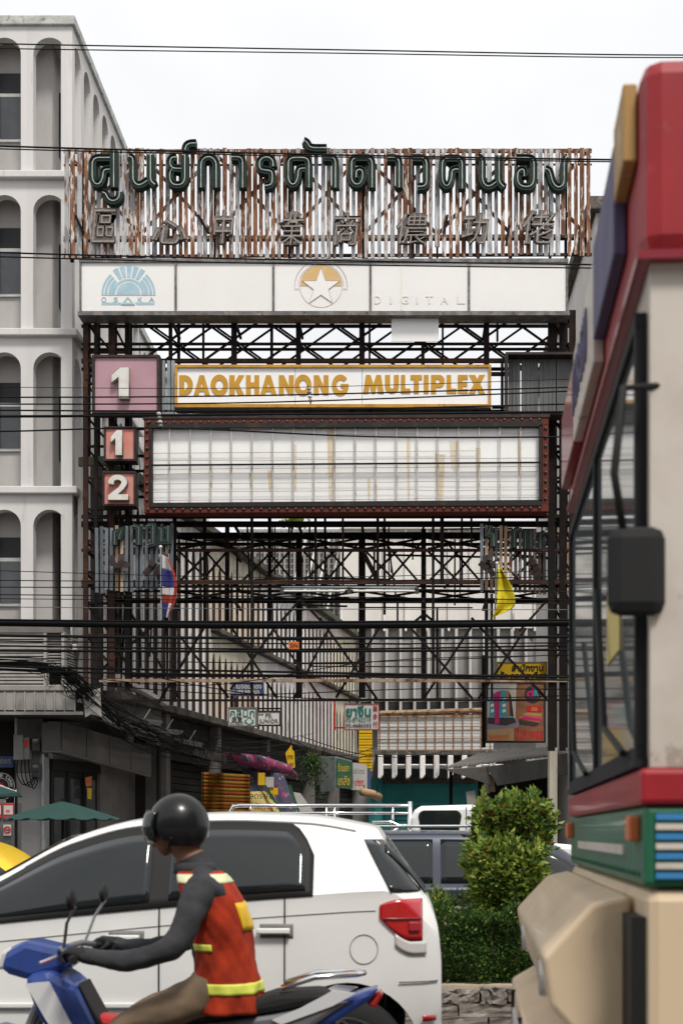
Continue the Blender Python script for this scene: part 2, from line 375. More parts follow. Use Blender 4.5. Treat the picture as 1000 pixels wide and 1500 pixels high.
S['slat'] = mk((.36,.35,.35), .75, c2=(.15,.058,.026), scale=11, lo=.46, hi=.54, stretch=(1,1,.5), c3=(.60,.56,.53), scale3=20, lo3=.54, hi3=.60, rnd=.22, bump=.25, bscale=25)
S['slat_rusty'] = mk((.115,.045,.022), .85, c2=(.23,.115,.062), scale=12, lo=.44, hi=.6, stretch=(1,1,.45), c3=(.52,.485,.46), scale3=15, lo3=.54, hi3=.60, rnd=.25, bump=.25, bscale=25)
S['slat_pale'] = mk((.47,.465,.47), .7, c2=(.25,.26,.28), scale=16, lo=.45, hi=.58, stretch=(1,1,.4), c3=(.20,.085,.038), scale3=11, lo3=.56, hi3=.62, rnd=.2, bump=.2, bscale=25)
S['slat_blue'] = mk((.14,.16,.18), .7, c2=(.09,.10,.115), scale=3, stretch=(1,1,.4), c3=(.3,.26,.22), scale3=4, lo3=.62, hi3=.7, rnd=.25)
S['slat_tan'] = mk((.36,.27,.19), .8, c2=(.20,.10,.05), scale=3, stretch=(1,1,.5), rnd=.25)

# ------------------------------------------------------------------ lettering
_dg = None
def flat_mesh(cu):                                    # evaluates a curve/text datablock to a mesh, then drops it
    o = bpy.data.objects.new('tmp', cu); COL.objects.link(o)
    dg = bpy.context.evaluated_depsgraph_get(); dg.update()
    me = bpy.data.meshes.new_from_object(o.evaluated_get(dg))
    bpy.data.objects.remove(o); bpy.data.curves.remove(cu); return me
def place_flat(me, name, rect, Y, mat, parent, Yback=0.0, keep=False):
    """fits a mesh drawn in XY into the pixel rectangle at depth Y, facing the street"""
    xs = [v.co.x for v in me.vertices]; ys = [v.co.y for v in me.vertices]
    if not xs: return None
    x0, x1, y0, y1 = min(xs), max(xs), min(ys), max(ys)
    X0, X1, Z1, Z0 = wx(rect[0],Y), wx(rect[2],Y), wz(rect[1],Y), wz(rect[3],Y)
    sx = (X1-X0)/(x1-x0); sz = (Z1-Z0)/(y1-y0)
    if keep: sx = sz = min(sx, sz)
    for v in me.vertices:
        x, y, z = v.co
        v.co = (X0 + (x-x0)*sx, Y - z, Z0 + (y-y0)*sz)
    o = bpy.data.objects.new(name, me); COL.objects.link(o); me.materials.clear(); finish(o, mat, parent)
    return o
def text(s, rect, Y, mat, parent, name='lettering', off=0.0, ext=.004, shear=0.0, keep=False):
    c = bpy.data.curves.new('tmp', 'FONT'); c.body = s; c.size = 1.0; c.offset = off; c.shear = shear
    c.extrude = ext; c.resolution_u = 3; c.align_x = 'LEFT'
    return place_flat(flat_mesh(c), name, rect, Y - ext - .001, mat, parent, keep=keep)
def outline(contours, ext):
    c = bpy.data.curves.new('tmp', 'CURVE'); c.dimensions = '2D'; c.fill_mode = 'BOTH'; c.extrude = ext
    for pts in contours:
        sp = c.splines.new('POLY'); sp.points.add(len(pts)-1); sp.use_cyclic_u = True
        for p, q in zip(sp.points, pts): p.co = (q[0], q[1], 0, 1)
    return flat_mesh(c)
def glyph(contours, rect, Y, mat, parent, name='letter', ext=.004):
    return place_flat(outline(contours, ext), name, rect, Y - ext - .001, mat, parent)
def arc(cx, cy, rx, ry, a0, a1, n=14):
    return [(cx+rx*math.cos(math.radians(a0+(a1-a0)*i/n)), cy+ry*math.sin(math.radians(a0+(a1-a0)*i/n))) for i in range(n+1)]
GL = {  # geometric heavy capitals in a unit box
 'D': [[(0,0),(0,1)]+arc(.42,.5,.58,.5,90,-90), [(.36,.27)]+arc(.40,.5,.22,.23,-90,90)+[(.36,.73)]],
 'A': [[(0,0),(.36,1),(.64,1),(1,0),(.70,0),(.64,.17),(.36,.17),(.30,0)], [(.43,.40),(.57,.40),(.50,.64)]],
 'O': [arc(.5,.5,.5,.53,0,350,24), arc(.5,.5,.22,.25,0,350,20)],
 'K': [[(0,0),(0,1),(.36,1),(.36,.62),(.62,1),(1,1),(.64,.53),(1,0),(.60,0),(.36,.40),(.36,0)]],
 'H': [[(0,0),(0,1),(.36,1),(.36,.64),(.64,.64),(.64,1),(1,1),(1,0),(.64,0),(.64,.38),(.36,.38),(.36,0)]],
 'N': [[(0,0),(0,1),(.34,1),(.67,.45),(.67,1),(1,1),(1,0),(.66,0),(.33,.55),(.33,0)]],
 'G': [arc(.5,.5,.5,.53,38,352,22)+[(.99,.57),(.52,.57),(.52,.36),(.66,.36)]+arc(.52,.5,.25,.26,-40,-318,16)],
 'M': [[(0,0),(.14,1),(.36,1),(.5,.52),(.64,1),(.86,1),(1,0),(.74,0),(.68,.52),(.58,0),(.42,0),(.32,.52),(.26,0)]],
 'U': [[(0,1),(0,.36)]+arc(.5,.36,.5,.40,180,360)+[(1,1),(.64,1),(.64,.38)]+arc(.5,.38,.14,.15,0,-180,8)+[(.36,1)]],
 'L': [[(0,0),(0,1),(.46,1),(.46,.27),(1,.27),(1,0)]],
 'T': [[(.29,0),(.29,.74),(0,.74),(0,1),(1,1),(1,.74),(.71,.74),(.71,0)]],
 'I': [[(0,0),(0,1),(1,1),(1,0)]],
 'P': [[(0,0),(0,1)]+arc(.62,.66,.38,.34,90,-90)+[(.36,.32),(.36,0)], [(.36,.55)]+arc(.50,.66,.13,.11,-90,90,8)+[(.36,.77)]],
 'E': [[(0,0),(0,1),(1,1),(1,.75),(.48,.75),(.48,.63),(.95,.63),(.95,.38),(.48,.38),(.48,.25),(1,.25),(1,0)]],
 'X': [[(0,0),(.33,.52),(.03,1),(.41,1),(.52,.76),(.63,1),(.99,1),(.70,.52),(1,0),(.62,0),(.51,.28),(.38,0)]],
}
# ================================================================== SETTING
B().box(-400, 400, -200, 700, -.3, 0).build('ground', 'asphalt', kind='structure')
B().box(-150, 150, 25.0, 30.2, .0, .15).build('pavement', 'paving', kind='structure', bevel=.01)
B().box(-150, 150, -6.0, 1.6, .0, .15).build('near_pavement', 'paving', kind='structure', bevel=.01)
B().box(-6.0, 4.6, 30.2, 64, .0, .10).build('alley_floor', 'paving', kind='structure')
rd = B().box(-150, 150, 1.9, 24.7, .001, .004).build('road', 'asphalt', kind='structure')
for i in range(-10, 11):
    B().box(i*4-.9, i*4+.9, 5.95, 6.07, .004, .008).build('lane_marking', 'road_paint', rd)
    B().box(i*4-.9, i*4+.9, 18.2, 18.32, .004, .008).build('lane_marking', 'road_paint', rd)

# the terrace on the photographer's side of the street, behind the camera (seen in reflections)
op = B().box(-60, 60, -16, -9, 0, 9.5).build('opposite_terrace', 'plaster_back', kind='structure')
for i in range(-14, 15):
    for z in (3.6, 6.6):
        o_ = B().box(i*4-1.3, i*4+1.3, -9.05, -8.96, z, z+1.7).build('window', 'alu', op); B().box(i*4-1.2, i*4+1.2, -8.955, -8.94, z+.1, z+1.6).build('pane', 'glass_dark', o_)
    B().box(i*4-1.9, i*4+1.9, -9.02, -7.4, 2.95, 3.1).build('awning', random.choice(['canopy','parasol','sign_blue','tarp_orange']), op)
    B().box(i*4-1.7, i*4+1.7, -9.1, -8.98, .1, 2.8).build('shutter', random.choice(['dark_wall','shop_tan','sheet_grey']), op)
# ================================================================== arched building on the left
XL = wx(106, 30.0)                                   # its corner on the alley
FL = [5.28, 8.60, 11.92, 15.24]; FH = 3.32; PITCH = .95; OPN = .69; REC = .55; TH = .24
lb = thing('arched_building', 'grey-white four-storey building with rows of round arches at the alley corner', 'building', (XL-4, 33, 0))
def arch_plate(w, o, h, top, y0, y1, pointed=False, n=12):
    r = o/2; pts = [(-w/2, 0), (-w/2, h), (w/2, h), (w/2, 0), (o/2, 0)]
    if pointed:
        pts += [(o/2, top-o*1.5), (o*.32, top-o*.62), (o*.14, top-o*.15), (0, top), (-o*.14, top-o*.15), (-o*.32, top-o*.62), (-o/2, top-o*1.5)]
    else:
        pts += [(r*math.cos(math.pi*i/n), top-r+r*math.sin(math.pi*i/n)) for i in range(n+1)]
    pts += [(-o/2, 0)]
    return B().prism(pts, y0, y1)
ap = arch_plate(PITCH, OPN, FH-.14, 2.84, 0, TH)
proto = ap.build('arch_panel', 'plaster', lb)
first = True
def put(proto, loc, rz, parent):
    global first
    if first:
        proto.parent = None; proto.matrix_parent_inverse = Matrix.Identity(4)
        proto.location = loc; proto.rotation_euler = (0,0,rz); adopt(proto, parent); first = False; return proto
    return copy_at(proto, loc, parent, rz)
NS = 8
for z in FL:
    for i in range(8): put(proto, (XL - PITCH*(i+.5), 30.0, z+.14), 0, lb)
    for i in range(NS): put(proto, (XL+.003, 30.008 + PITCH*(i+.5), z+.14), math.radians(90), lb)
YB = 30.0 + PITCH*NS
for i, z in enumerate(FL + [18.56]):
    zz = z - .02 if i < 4 else z-.1
    t = .15 if i < 4 else .2
    p = .13 if i < 4 else .07
    b = B().box(XL-8*PITCH-.3, XL+p, 30-p, 30.05+TH, zz, zz+t).box(XL-TH-.05, XL+p, 30.05+TH, YB, zz, zz+t)
    b.build('ledge' if i < 4 else 'coping', 'plaster' if i < 4 else 'coping', lb, bevel=.02)
    if i < 4:
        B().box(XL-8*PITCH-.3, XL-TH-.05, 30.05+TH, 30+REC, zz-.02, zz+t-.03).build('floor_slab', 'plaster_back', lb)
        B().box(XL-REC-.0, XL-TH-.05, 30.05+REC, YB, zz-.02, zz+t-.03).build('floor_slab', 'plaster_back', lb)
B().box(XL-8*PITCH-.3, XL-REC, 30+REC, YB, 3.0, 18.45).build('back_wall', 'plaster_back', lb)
B().box(XL-8*PITCH-.3, XL-.02, 30.08, YB, 18.42, 18.46).build('roof', 'coping', lb)
# plain band over the top arches
# windows on the recessed wall of every other bay
yw = 30 + REC
for fi, z in enumerate(FL):
    for i in (1, 3, 5):
        xc = XL - PITCH*(i+.5) + .0; w = .62
        wnd = B().box(xc-w/2, xc+w/2, yw-.05, yw-.01, z+1.02, z+2.06).build('window', 'alu', lb, bevel=.008)
        B().box(xc-w/2+.06, xc+w/2-.06, yw-.065, yw-.052, z+1.09, z+1.98).build('pane', 'glass_dark', wnd)
        B().box(xc-w/2+.02, xc+w/2-.02, yw-.03, yw-.006, z+2.07, z+2.50).build('transom', 'dark_slot', lb)
    # side windows towards the alley
    for i in (1, 3, 5):
        yc = 30 + PITCH*(i+.5)
        B().box(XL-REC+.01, XL-REC+.05, yc-.3, yc+.3, z+1.0, z+2.4).build('window', 'glass_dark', lb)
# lower rear block behind the arched building
rb = thing('rear_block', 'lower white rear block stepping down behind the arched building', 'building', (XL-3, 42, 0))
ry0, ry1 = YB+.02, 52.0
rproto = arch_plate(PITCH, OPN, 3.1, 2.8, 0, TH).build('arch_panel', 'plaster', rb, bevel=.01); first = True
for z in (8.7, 11.8):
    for i in range(int((ry1-ry0)/PITCH)): put(rproto, (XL+.003-.1, ry0 + PITCH*(i+.5), z), math.radians(90), rb)
B().box(XL-7, XL-.5, ry0, ry1, 3, 14.8).build('wall', 'plaster_back', rb)
B().box(XL-7.1, XL-.02, ry0, ry1+.1, 14.9, 15.1).build('coping', 'coping', rb)
for z in (8.55, 11.68): B().box(XL-.6, XL+.0, ry0, ry1, z, z+.14).build('ledge', 'plaster', rb)
# roof-top railing glimpsed above the marquee
rl = thing('roof_railing', 'black lattice railing on the roof behind the top marquee edge', 'railing', W(318, 603, 47))
for k in range(5):
    x = 302 + k*8
    B().bar(W(x, 578, 47), W(x, 606, 47), .05).build('post', 'steel', rl)
for yy in (580, 592, 604): B().bar(W(300, yy, 47.03), W(336, yy, 47.03), .05).build('rail', 'steel', rl)
for k in range(4): B().bar(W(302+k*8, 604, 47.06), W(310+k*8, 580, 47.06), .03).build('brace', 'steel', rl)
# ================================================================== shophouse row along the alley (left side)
RS, RX0, RY0 = .163, -6.0, 30.02
RD = Vector((RS, 1, 0)).normalized(); RN = Vector((RD.y, -RD.x, 0)); RA = math.atan2(RD.y, RD.x)
def RP(s, n, z): return Vector((RX0, RY0, z)) + RD*s + RN*n      # s along the row, n out into the alley
RLEN = (57.2 - RY0)/RD.y
BP = .58
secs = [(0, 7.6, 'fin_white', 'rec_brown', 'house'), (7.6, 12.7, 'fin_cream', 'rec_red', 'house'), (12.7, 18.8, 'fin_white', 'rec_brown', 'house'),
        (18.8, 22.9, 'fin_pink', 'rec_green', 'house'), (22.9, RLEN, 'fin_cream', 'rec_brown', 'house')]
looks = ['soot-stained white shophouse with tall vertical fins, nearest in the alley', 'cream shophouse with dark red recesses between its vertical fins',
         'pale grey-white finned shophouse behind the clinic sign', 'pink shophouse with dark green recesses between its fins', 'farthest cream finned shophouse of the alley row']
for (s0, s1, fm, rm, _), lab in zip(secs, looks):
    h = thing('finned_shophouse', lab, 'shophouse', RP((s0+s1)/2, -2, 0), 'shophouses lining the alley')
    def rbox(b, a0, a1, n0, n1, z0, z1):
        c = [RP(a0,n0,z0),RP(a1,n0,z0),RP(a1,n1,z0),RP(a0,n1,z0),RP(a0,n0,z1),RP(a1,n0,z1),RP(a1,n1,z1),RP(a0,n1,z1)]
        return b.add(c, [(0,3,2,1),(4,5,6,7),(0,1,5,4),(1,2,6,5),(2,3,7,6),(3,0,4,7)])
    nmin = -max(.9, RP(s0,0,0).x - XL - .08); g0 = s0 if s0 > 0 else 3.4
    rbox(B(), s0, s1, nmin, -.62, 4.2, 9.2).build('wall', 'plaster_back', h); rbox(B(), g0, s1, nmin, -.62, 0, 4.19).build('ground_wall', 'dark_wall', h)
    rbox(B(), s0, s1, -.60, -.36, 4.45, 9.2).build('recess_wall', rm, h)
    n = int(round((s1-s0)/BP)); bp = (s1-s0)/n
    pa = None; pf = None; pc = None
    for z0, z1 in (((4.45, 9.2),) if s0 == 0 else ((4.45, 6.75), (6.91, 9.2))):
        for i in range(n):
            s = s0 + (i+.5)*bp
            if pa is None:
                pa = arch_plate(bp, .38, z1-z0, z1-z0-.62+.12*(len(lab) % 3), 0, .02, True).build('arch_bay', fm, None)
                pa.location = RP(s, -.30, z0); pa.rotation_euler = (0,0,RA); adopt(pa, h)
                pf = B().box(-.06, .06, -.035, .0, 0, z1-z0-.40).build('fin', fm, None, bevel=.01)
                pf.location = RP(s-bp/2, -.31, z0); pf.rotation_euler = (0,0,RA); adopt(pf, h)
            else:
                copy_at(pa, RP(s, -.30, z0), h, RA); copy_at(pf, RP(s-bp/2, -.31, z0), h, RA)
    rbox(B(), s0, s1, -.62, .05, 4.26, 4.44).build('slab', 'slab', h, bevel=.02)
    if s0 > 0: rbox(B(), s0, s1, -.62, -.12, 6.76, 6.90).build('slab', 'slab', h, bevel=.02)
    rbox(B(), s0, s1, nmin, -.05, 9.21, 9.42).build('roof_edge', 'moss', h, bevel=.03)
    # shop front under the slab: lintel, rolling shutter slats, pillar
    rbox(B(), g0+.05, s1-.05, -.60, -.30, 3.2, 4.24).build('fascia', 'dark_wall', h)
    rbox(B(), g0, g0+.3, -.61, -.1, 0, 4.24).build('pillar', 'shop_tan', h)
    for k in range(18): rbox(B(), g0+.4, s1-.1, -.56-.02*(k % 2), -.45, .12+k*.17, .27+k*.17).build('shutter_slat', 'dark_wall', h)
# lattice-clad taller block behind the far shophouses
lt = thing('lattice_block', 'grey lattice-clad block rising behind the shophouses in the alley', 'building', W(455, 1100, 58.2))
Yl = 58.0
B().box(wx(345,Yl), wx(515,Yl), Yl+.4, Yl+5, 0, wz(772,Yl)).build('wall', 'lattice', lt)
for k in range(23):
    B().bar(W(352+k*7.2, 775, Yl+.15), W(352+k*7.2, 905, Yl+.15), .07).build('lattice_bar', 'lattice', lt)
for k in range(17):
    B().bar(W(347, 778+k*8, Yl+.28), W(514, 778+k*8, Yl+.28), .06).build('lattice_bar', 'lattice', lt)
for k in range(5):
    B().bar(W(418+k*20, 900, Yl+.02), W(448+k*17, 790, Yl+.02), .09).build('brace', 'fin_white', lt)
# ================================================================== building closing the alley
YE = 57.5
eb = thing('panelled_building', 'pale building with ribbed panels closing off the end of the alley', 'building', (wx(680,YE), YE+3, 0))
def ez(y): return wz(y, YE)
B().box(wx(500,YE), wx(905,YE), YE+.3, YE+7, 0, ez(772)).build('wall', 'end_grey', eb)
x = 500
k = 0
while x < 900:                                       # upper storey: one panel between each pair of ribs
    B().pbox(x+1.2, 776, x+30.3, 920, YE+.06, .2).build('panel', 'end_panel', eb)
    B().pbox(x-1.9, 774, x+1.1, 924, YE-.10, .4).build('rib', 'fin_white', eb)
    x += 31.5
B().pbox(498, 762, 905, 774, YE-.2, .6).build('parapet', 'end_panel', eb)
x = 505
while x < 900:                                       # lower storey: fins between grey panels, pointed heads
    B().pbox(x-1.9, 921, x+1.9, 1046, YE-.35, .62).build('fin', 'end_fin', eb)
    pts = [(x+2,931),(x+5,938),(x+10.2,941.5),(x+15.4,938),(x+18.4,931),(x+18.4,1028),(x+2,1028)]
    B().ppoly(pts, YE+.12, .15).build('panel', 'end_grey', eb)
    B().pbox(x+2.2, 1029, x+18.2, 1046, YE+.14, .1).build('window', 'glass_dark', eb)
    x += 20.4
B().pbox(500, 1046.5, 905, 1051, YE-.5, .78).build('ledge', 'pipe_rust', eb)
# tiled screen with rusty grid, then the corbelled eave
Yt = 55.6
sc_ = thing('tiled_screen', 'white slatted screen with rusty grid wires above the teal shopfront', 'screen', (wx(640,Yt), Yt, wz(1098,Yt)))
for k in range(10): B().pbox(553, 1050.5+k*4.8, 722, 1054.8+k*4.8, Yt+.01*(k % 2), .05).build('slat', 'tile_white', sc_)
for k in range(13): B().bar(W(556+k*13.5, 1047, Yt-.04), W(556+k*13.5, 1101, Yt-.04), .035).build('grid_bar', 'rust_line', sc_)
for yy in (1048, 1066, 1083, 1100): B().bar(W(552, yy, Yt-.08), W(722, yy-2, Yt-.08), .035).build('grid_bar', 'rust_line', sc_)
B().tube([W(550, 1045, Yt-.1), W(722, 1040, Yt-.1)], .10, 8).build('pipe', 'pipe_rust', sc_)
Yv = 55.2
ev = thing('corbelled_eave', 'white scalloped eave with hanging corbels above the teal shopfront', 'eave', (wx(610,Yv), Yv, wz(1140,Yv)))
B().box(wx(548,Yv), wx(780,Yv), Yv+.1, YE+.3, wz(1106,Yv), wz(1099,Yv)).build('slab', 'slab', ev, bevel=.03)
for k in range(9):
    x = 556 + k*20.5
    B().ppoly([(x-3,1106.3),(x+5,1106.3),(x+5,1135),(x+1,1140),(x-3,1140)], Yv, .9).build('corbel', 'fin_white', ev, bevel=.03)
    B().grid(lambda u, v, x=x: W(x+5.2+u*12, 1108 + 17*math.sin(math.pi*(.25+.5*v)) , Yv+.15+.6*v), 1, 6).build('vault', 'fin_white', ev, solid=.05)
ts = thing('teal_shopfront', 'teal painted shopfront wall at the end of the alley', 'shopfront', (wx(600,56.4), 56.4, 0))
B().pbox(540, 1140, 560, 1262, 56.2, .5).build('pier', 'teal_wall', ts)
B().pbox(560.3, 1148, 780, 1262, 56.6, .2).build('wall', 'teal_wall', ts)
B().pbox(560.3, 1140, 780, 1147.7, 56.5, .3).build('lintel', 'slab', ts)
for k in range(12): B().pbox(575, 1175+k*7, 650, 1180.5+k*7, 56.52, .06).build('shutter_slat', 'teal_wall', ts)
# pale building on the right, mostly behind the bus
rr = thing('right_building', 'pale building with brown roof edge standing behind the bus', 'building', (9, 36, 0))
B().box(wx(872,31), 18, 31, 45, 0, wz(312,31)).build('wall', 'end_panel', rr)
B().box(wx(866,31)-.1, 18.1, 30.8, 45, wz(312,31), wz(292,31)).build('roof_edge', 'slab', rr, bevel=.03)
for k in range(7):
    B().box(wx(880+k*26,31), wx(884+k*26,31), 30.75, 31.02, .2, wz(314,31)).build('rib', 'fin_white', rr)
for fz in (4, 7.2, 10.4):
    for k in range(4):
        wv = B().box(6.2+k*2.2, 7.6+k*2.2, 30.9, 31.04, fz, fz+1.6).build('window', 'alu', rr)
        B().box(6.28+k*2.2, 7.52+k*2.2, 30.86, 30.895, fz+.08, fz+1.52).build('pane', 'glass_dark', wv)
# cream pillar seen at the right leg of the gantry
pl = thing('cream_pillar', 'narrow cream concrete pillar beside the yellow office sign', 'pillar', W(811, 1262, 33))
B().pbox(804, 770, 816, 1262, 33, .4).build('shaft', 'fin_cream', pl, bevel=.02)
B().pbox(801, 760, 819, 769.7, 32.93, .55).build('cap', 'fin_cream', pl)
# ================================================================== ground floor and mezzanine of the corner building
cv = thing('louvred_mezzanine', 'grey louvred mezzanine above the ribbed canopy', 'louvres', (wx(50,29.3), 29.4, 4.6))
for k in range(15): B().box(wx(-160,29.3), wx(66,29.3), 29.28, 29.36, wz(1001-k*5,29.3), wz(1001-k*5,29.3)+.045).build('slat', 'louvre', cv)
for k in range(13): B().box(wx(69,29.4), wx(92,29.4), 29.4, 29.46, wz(975-k*4,29.4), wz(975-k*4,29.4)+.03).build('slat', 'louvre', cv)
for k in range(13): B().bar((wx(95,29.4), 29.42, wz(976-k*4,29.4)), (wx(95,29.4)+.12, 30.7, wz(976-k*4,29.4)), .03).build('slat', 'louvre', cv)
for xx in (67, 93): B().box(wx(xx,29.3)-.03, wx(xx,29.3)+.03, 29.26, 29.5, wz(1004,29.3), wz(925,29.3)).build('post', 'louvre', cv)
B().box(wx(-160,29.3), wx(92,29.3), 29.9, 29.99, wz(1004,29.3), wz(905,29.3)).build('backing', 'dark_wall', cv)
B().box(wx(-160,29.3), wx(94,29.3), 29.25, 29.9, wz(927,29.3), wz(918,29.3)).build('top_rail', 'shop_tan', cv)
Yc = 28.0
ca = thing('ribbed_canopy', 'grey-white ribbed metal canopy fascia over the corner shop', 'canopy', (wx(30,Yc), Yc, wz(1050,Yc)))
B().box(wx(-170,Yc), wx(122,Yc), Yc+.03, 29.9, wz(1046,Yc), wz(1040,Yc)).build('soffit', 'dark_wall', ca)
B().box(wx(-170,Yc), wx(122,Yc), Yc, 29.7, wz(1012,Yc), wz(1003,Yc)).build('top_flashing', 'canopy', ca, bevel=.02)
B().box(wx(-170,Yc), wx(122,Yc), Yc-.03, Yc+.06, wz(1047,Yc), wz(1042.5,Yc)).build('bottom_trim', 'canopy', ca)
for k in range(20):
    x = 108 - k*14.6
    B().pbox(x-13, 1013, x+1.0, 1042, Yc+.03, .02).build('panel', 'canopy', ca)
    B().pbox(x+.6, 1013, x+2.6, 1042, Yc-.01, .05).build('rib', 'canopy', ca)
B().add([W(122,1015,Yc-.02), W(147,1008,Yc+.2), W(149,1050,Yc+.25), W(133,1046,Yc+.05), W(125,1051,Yc)], [(0,1,2,3,4)]).build('torn_sheet', 'canopy', ca, solid=.01)
# corner shop: pillar, dark doorway, polished fascia going into the alley
cs = thing('corner_shop', 'dim corner shop with polished stone fascia and dark glass doors', 'shop', (wx(90,29.5), 30, 0))
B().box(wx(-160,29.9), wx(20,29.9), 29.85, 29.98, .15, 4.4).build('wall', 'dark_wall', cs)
B().box(wx(24,29.2), wx(60,29.2), 29.2, 29.7, .15, wz(1132,29.2)).build('pillar', 'shop_wall', cs, bevel=.02)
B().box(wx(24,29.2), wx(62,29.2), 29.25, 29.7, wz(1132,29.2)+.01, wz(1052,29.2)).build('upper_wall', 'shop_tan', cs)
B().tube([(wx(66,29.3), 29.15, .15), (wx(66,29.3), 29.15, wz(1105,29.3))], .035, 8).build('drain_pipe', 'galv', cs)
fas = [W(90,1058,29.0), W(221,1095,32.6), W(221,1136,32.6), W(90,1100,29.0)]
def lerp(a, b, t): return a + (b-a)*t
for k in range(4):
    t0, t1 = k/4+.004, (k+1)/4-.004
    q = [lerp(fas[0],fas[1],t0), lerp(fas[0],fas[1],t1), lerp(fas[3],fas[2],t1), lerp(fas[3],fas[2],t0)]
    B().add(q, [(0,1,2,3)]).build('fascia_panel', 'marble', cs, solid=.05)
B().add([W(62,1058,29.02), W(89.5,1058,29.02), W(89.5,1100,29.02), W(62,1100,29.02)], [(0,1,2,3)]).build('fascia_panel', 'marble', cs, solid=.05)
B().add([W(62,1100.5,29.0), W(90,1100.5,29.0), W(221,1137,32.6), W(215,1137,33.5), W(70,1100.5,30.2)], [(0,1,2,3,4)]).build('soffit', 'shop_tan', cs, solid=.04)
def aw(b, p0, p1, z0, z1, th=.05):                  # upright sheet between two plan points
    d = Vector((p1[0]-p0[0], p1[1]-p0[1], 0)).normalized(); nn = Vector((d.y,-d.x,0))*th/2
    a = Vector((p0[0],p0[1],0)); c = Vector((p1[0],p1[1],0)); vs = []
    for z in (z0, z1):
        for q in (a-nn, c-nn, c+nn, a+nn): vs.append((q.x,q.y,z))
    return b.add(vs, [(0,1,2,3),(7,6,5,4),(0,4,5,1),(1,5,6,2),(2,6,7,3),(3,7,4,0)])
d0, d1 = (wx(72,29.6), 29.6), (wx(142,31.6), 31.6)
def dl(t): return (d0[0]+(d1[0]-d0[0])*t, d0[1]+(d1[1]-d0[1])*t)
aw(B(), d0, d1, 2.75, 2.98, .2).build('door_head', 'black', cs)
for k in range(3):
    dr = aw(B(), dl(k/3+.02), dl((k+1)/3-.02), .12, 2.74, .06).build('door', 'black', cs)
    aw(B(), dl(k/3+.07), dl((k+1)/3-.07), .4, 2.6, .075).build('pane', 'glass_dark', dr)
e0, e1 = d1, (wx(205,34.0), 34.0)
aw(B(), e0, e1, .1, 2.98, .16).build('side_wall', 'shop_tan', cs)
aw(B(), (d0[0]-.05, d0[1]), (d0[0]-.03, d0[1]-.4), .12, 3.0, .12).build('door_post', 'shop_wall', cs)
# recess above the fascia: slanting pale ledge and dull wall
B().add([W(167,986,29.9), W(240,1029,32.6), W(240,1034,32.6), W(167,993,29.9)], [(0,1,2,3)]).build('ledge', 'fin_white', cs, solid=.25)
B().add([W(150,990,30.1), W(235,1040,33.0), W(235,1075,33.0), W(150,1040,30.1)], [(0,1,2,3)]).build('upper_side_wall', 'shop_tan', cs, solid=.05)
B().add([W(148,1040,28.9), W(232,1078,32.2), W(236,1095,32.4), W(150,1056,28.9)], [(0,1,2,3)]).build('awning_board', 'canopy', cs, solid=.05)
B().add([W(232,1079,32.2), W(330,1106,36.4), W(330,1118,36.4), W(236,1096,32.4)], [(0,1,2,3)]).build('awning_board', 'slab', cs, solid=.06)
B().pbox(229, 1040, 234, 1262, 32.9, .2).build('post', 'black', cs)
# ================================================================== steel gantry that carries the signs
YF, YR = 29.3, 30.5
ga = thing('sign_gantry', 'rusty black steel lattice gantry spanning the alley mouth', 'gantry', ((wx(122,YF)+wx(830,YF))/2, 29.9, 0))
def hbar(y, x0, x1, wpx, Y, mat='steel', dy=0.0):
    B().bar(W(x0,y,Y), W(x1,y+dy,Y), pm(wpx,Y), .07).build('beam', mat, ga)
def vbar(x, y0, y1, wpx, Y, mat='steel', dx=0.0):
    B().bar(W(x,y0,Y), W(x+dx,y1,Y), pm(wpx,Y), .08).build('post', mat, ga)
def dbar(x0, y0, x1, y1, wpx, Y, mat='steel'):
    B().bar(W(x0,y0,Y), W(x1,y1,Y), pm(wpx,Y), .04).build('brace', mat, ga)
# legs: latticed pairs on both sides, down to the ground
for x, w_, m_ in ((126,7,'steel_rust'),(141,5,'steel'),(164,9,'steel_rust'),(187,7,'steel'),(807,10,'steel'),(823,9,'steel'),(836,6,'steel_rust')):
    yb_ = 1012 if x < 500 else 1100
    vbar(x, 455, yb_, w_, YF, m_)
    vbar(x+4, 455, yb_-5, w_*.8, YR, 'steel')
for y in range(470, 960, 46):
    for x0, x1 in ((126,164),(164,187),(807,836)):
        hbar(y, x0, x1, 3, YF+.03, random.choice(['steel','steel_rust']))
        dbar(x0, y, x1, y+46, 3.2, YF+.07, random.choice(['steel','steel','steel_rust']))
        if random.random() < .5: dbar(x1, y+3, x0, y+43, 3, YR-.2)
    B().bar(W(126,y,YF), W(130,y,YR), .04).build('tie', 'steel', ga); B().bar(W(823,y,YF), W(823,y,YR), .04).build('tie', 'steel', ga)
# main chords
for y, w_, Y, m_ in ((465,8,YF,'steel'),(478,4,YR,'steel'),(504,3,YF,'steel'),(512,3,YR,'steel'),(529,6,YF,'steel_rust'),(541,4,YR,'steel'),
                     (757,5,YF,'steel'),(768,8,YF+.1,'steel'),(785,9,YR,'steel'),(797,4,YR,'steel'),(806,4,YF,'steel_rust'),
                     (853,6,YF,'steel_rust'),(859,3,YF+.1,'steel'),(880,7,YR,'steel'),(866,3,YR,'steel'),(1026,3,YF,'steel'),(990,4,YR,'steel')):
    hbar(y, 120 if y > 462 else 118, 838, w_, Y, m_, random.uniform(-.6,.6))
hbar(997, 146, 830, 4.5, YF-.06, 'pipe_rust')
hbar(602, 235, 745, 3, YF); hbar(597, 720, 745, 3, YR); hbar(548, 715, 745, 5, YF)
for y in (628, 668, 690, 712, 728): hbar(y, 185, 216, 3.4, YF+.05); hbar(y-6, 798, 842, 3.6, YF+.05)
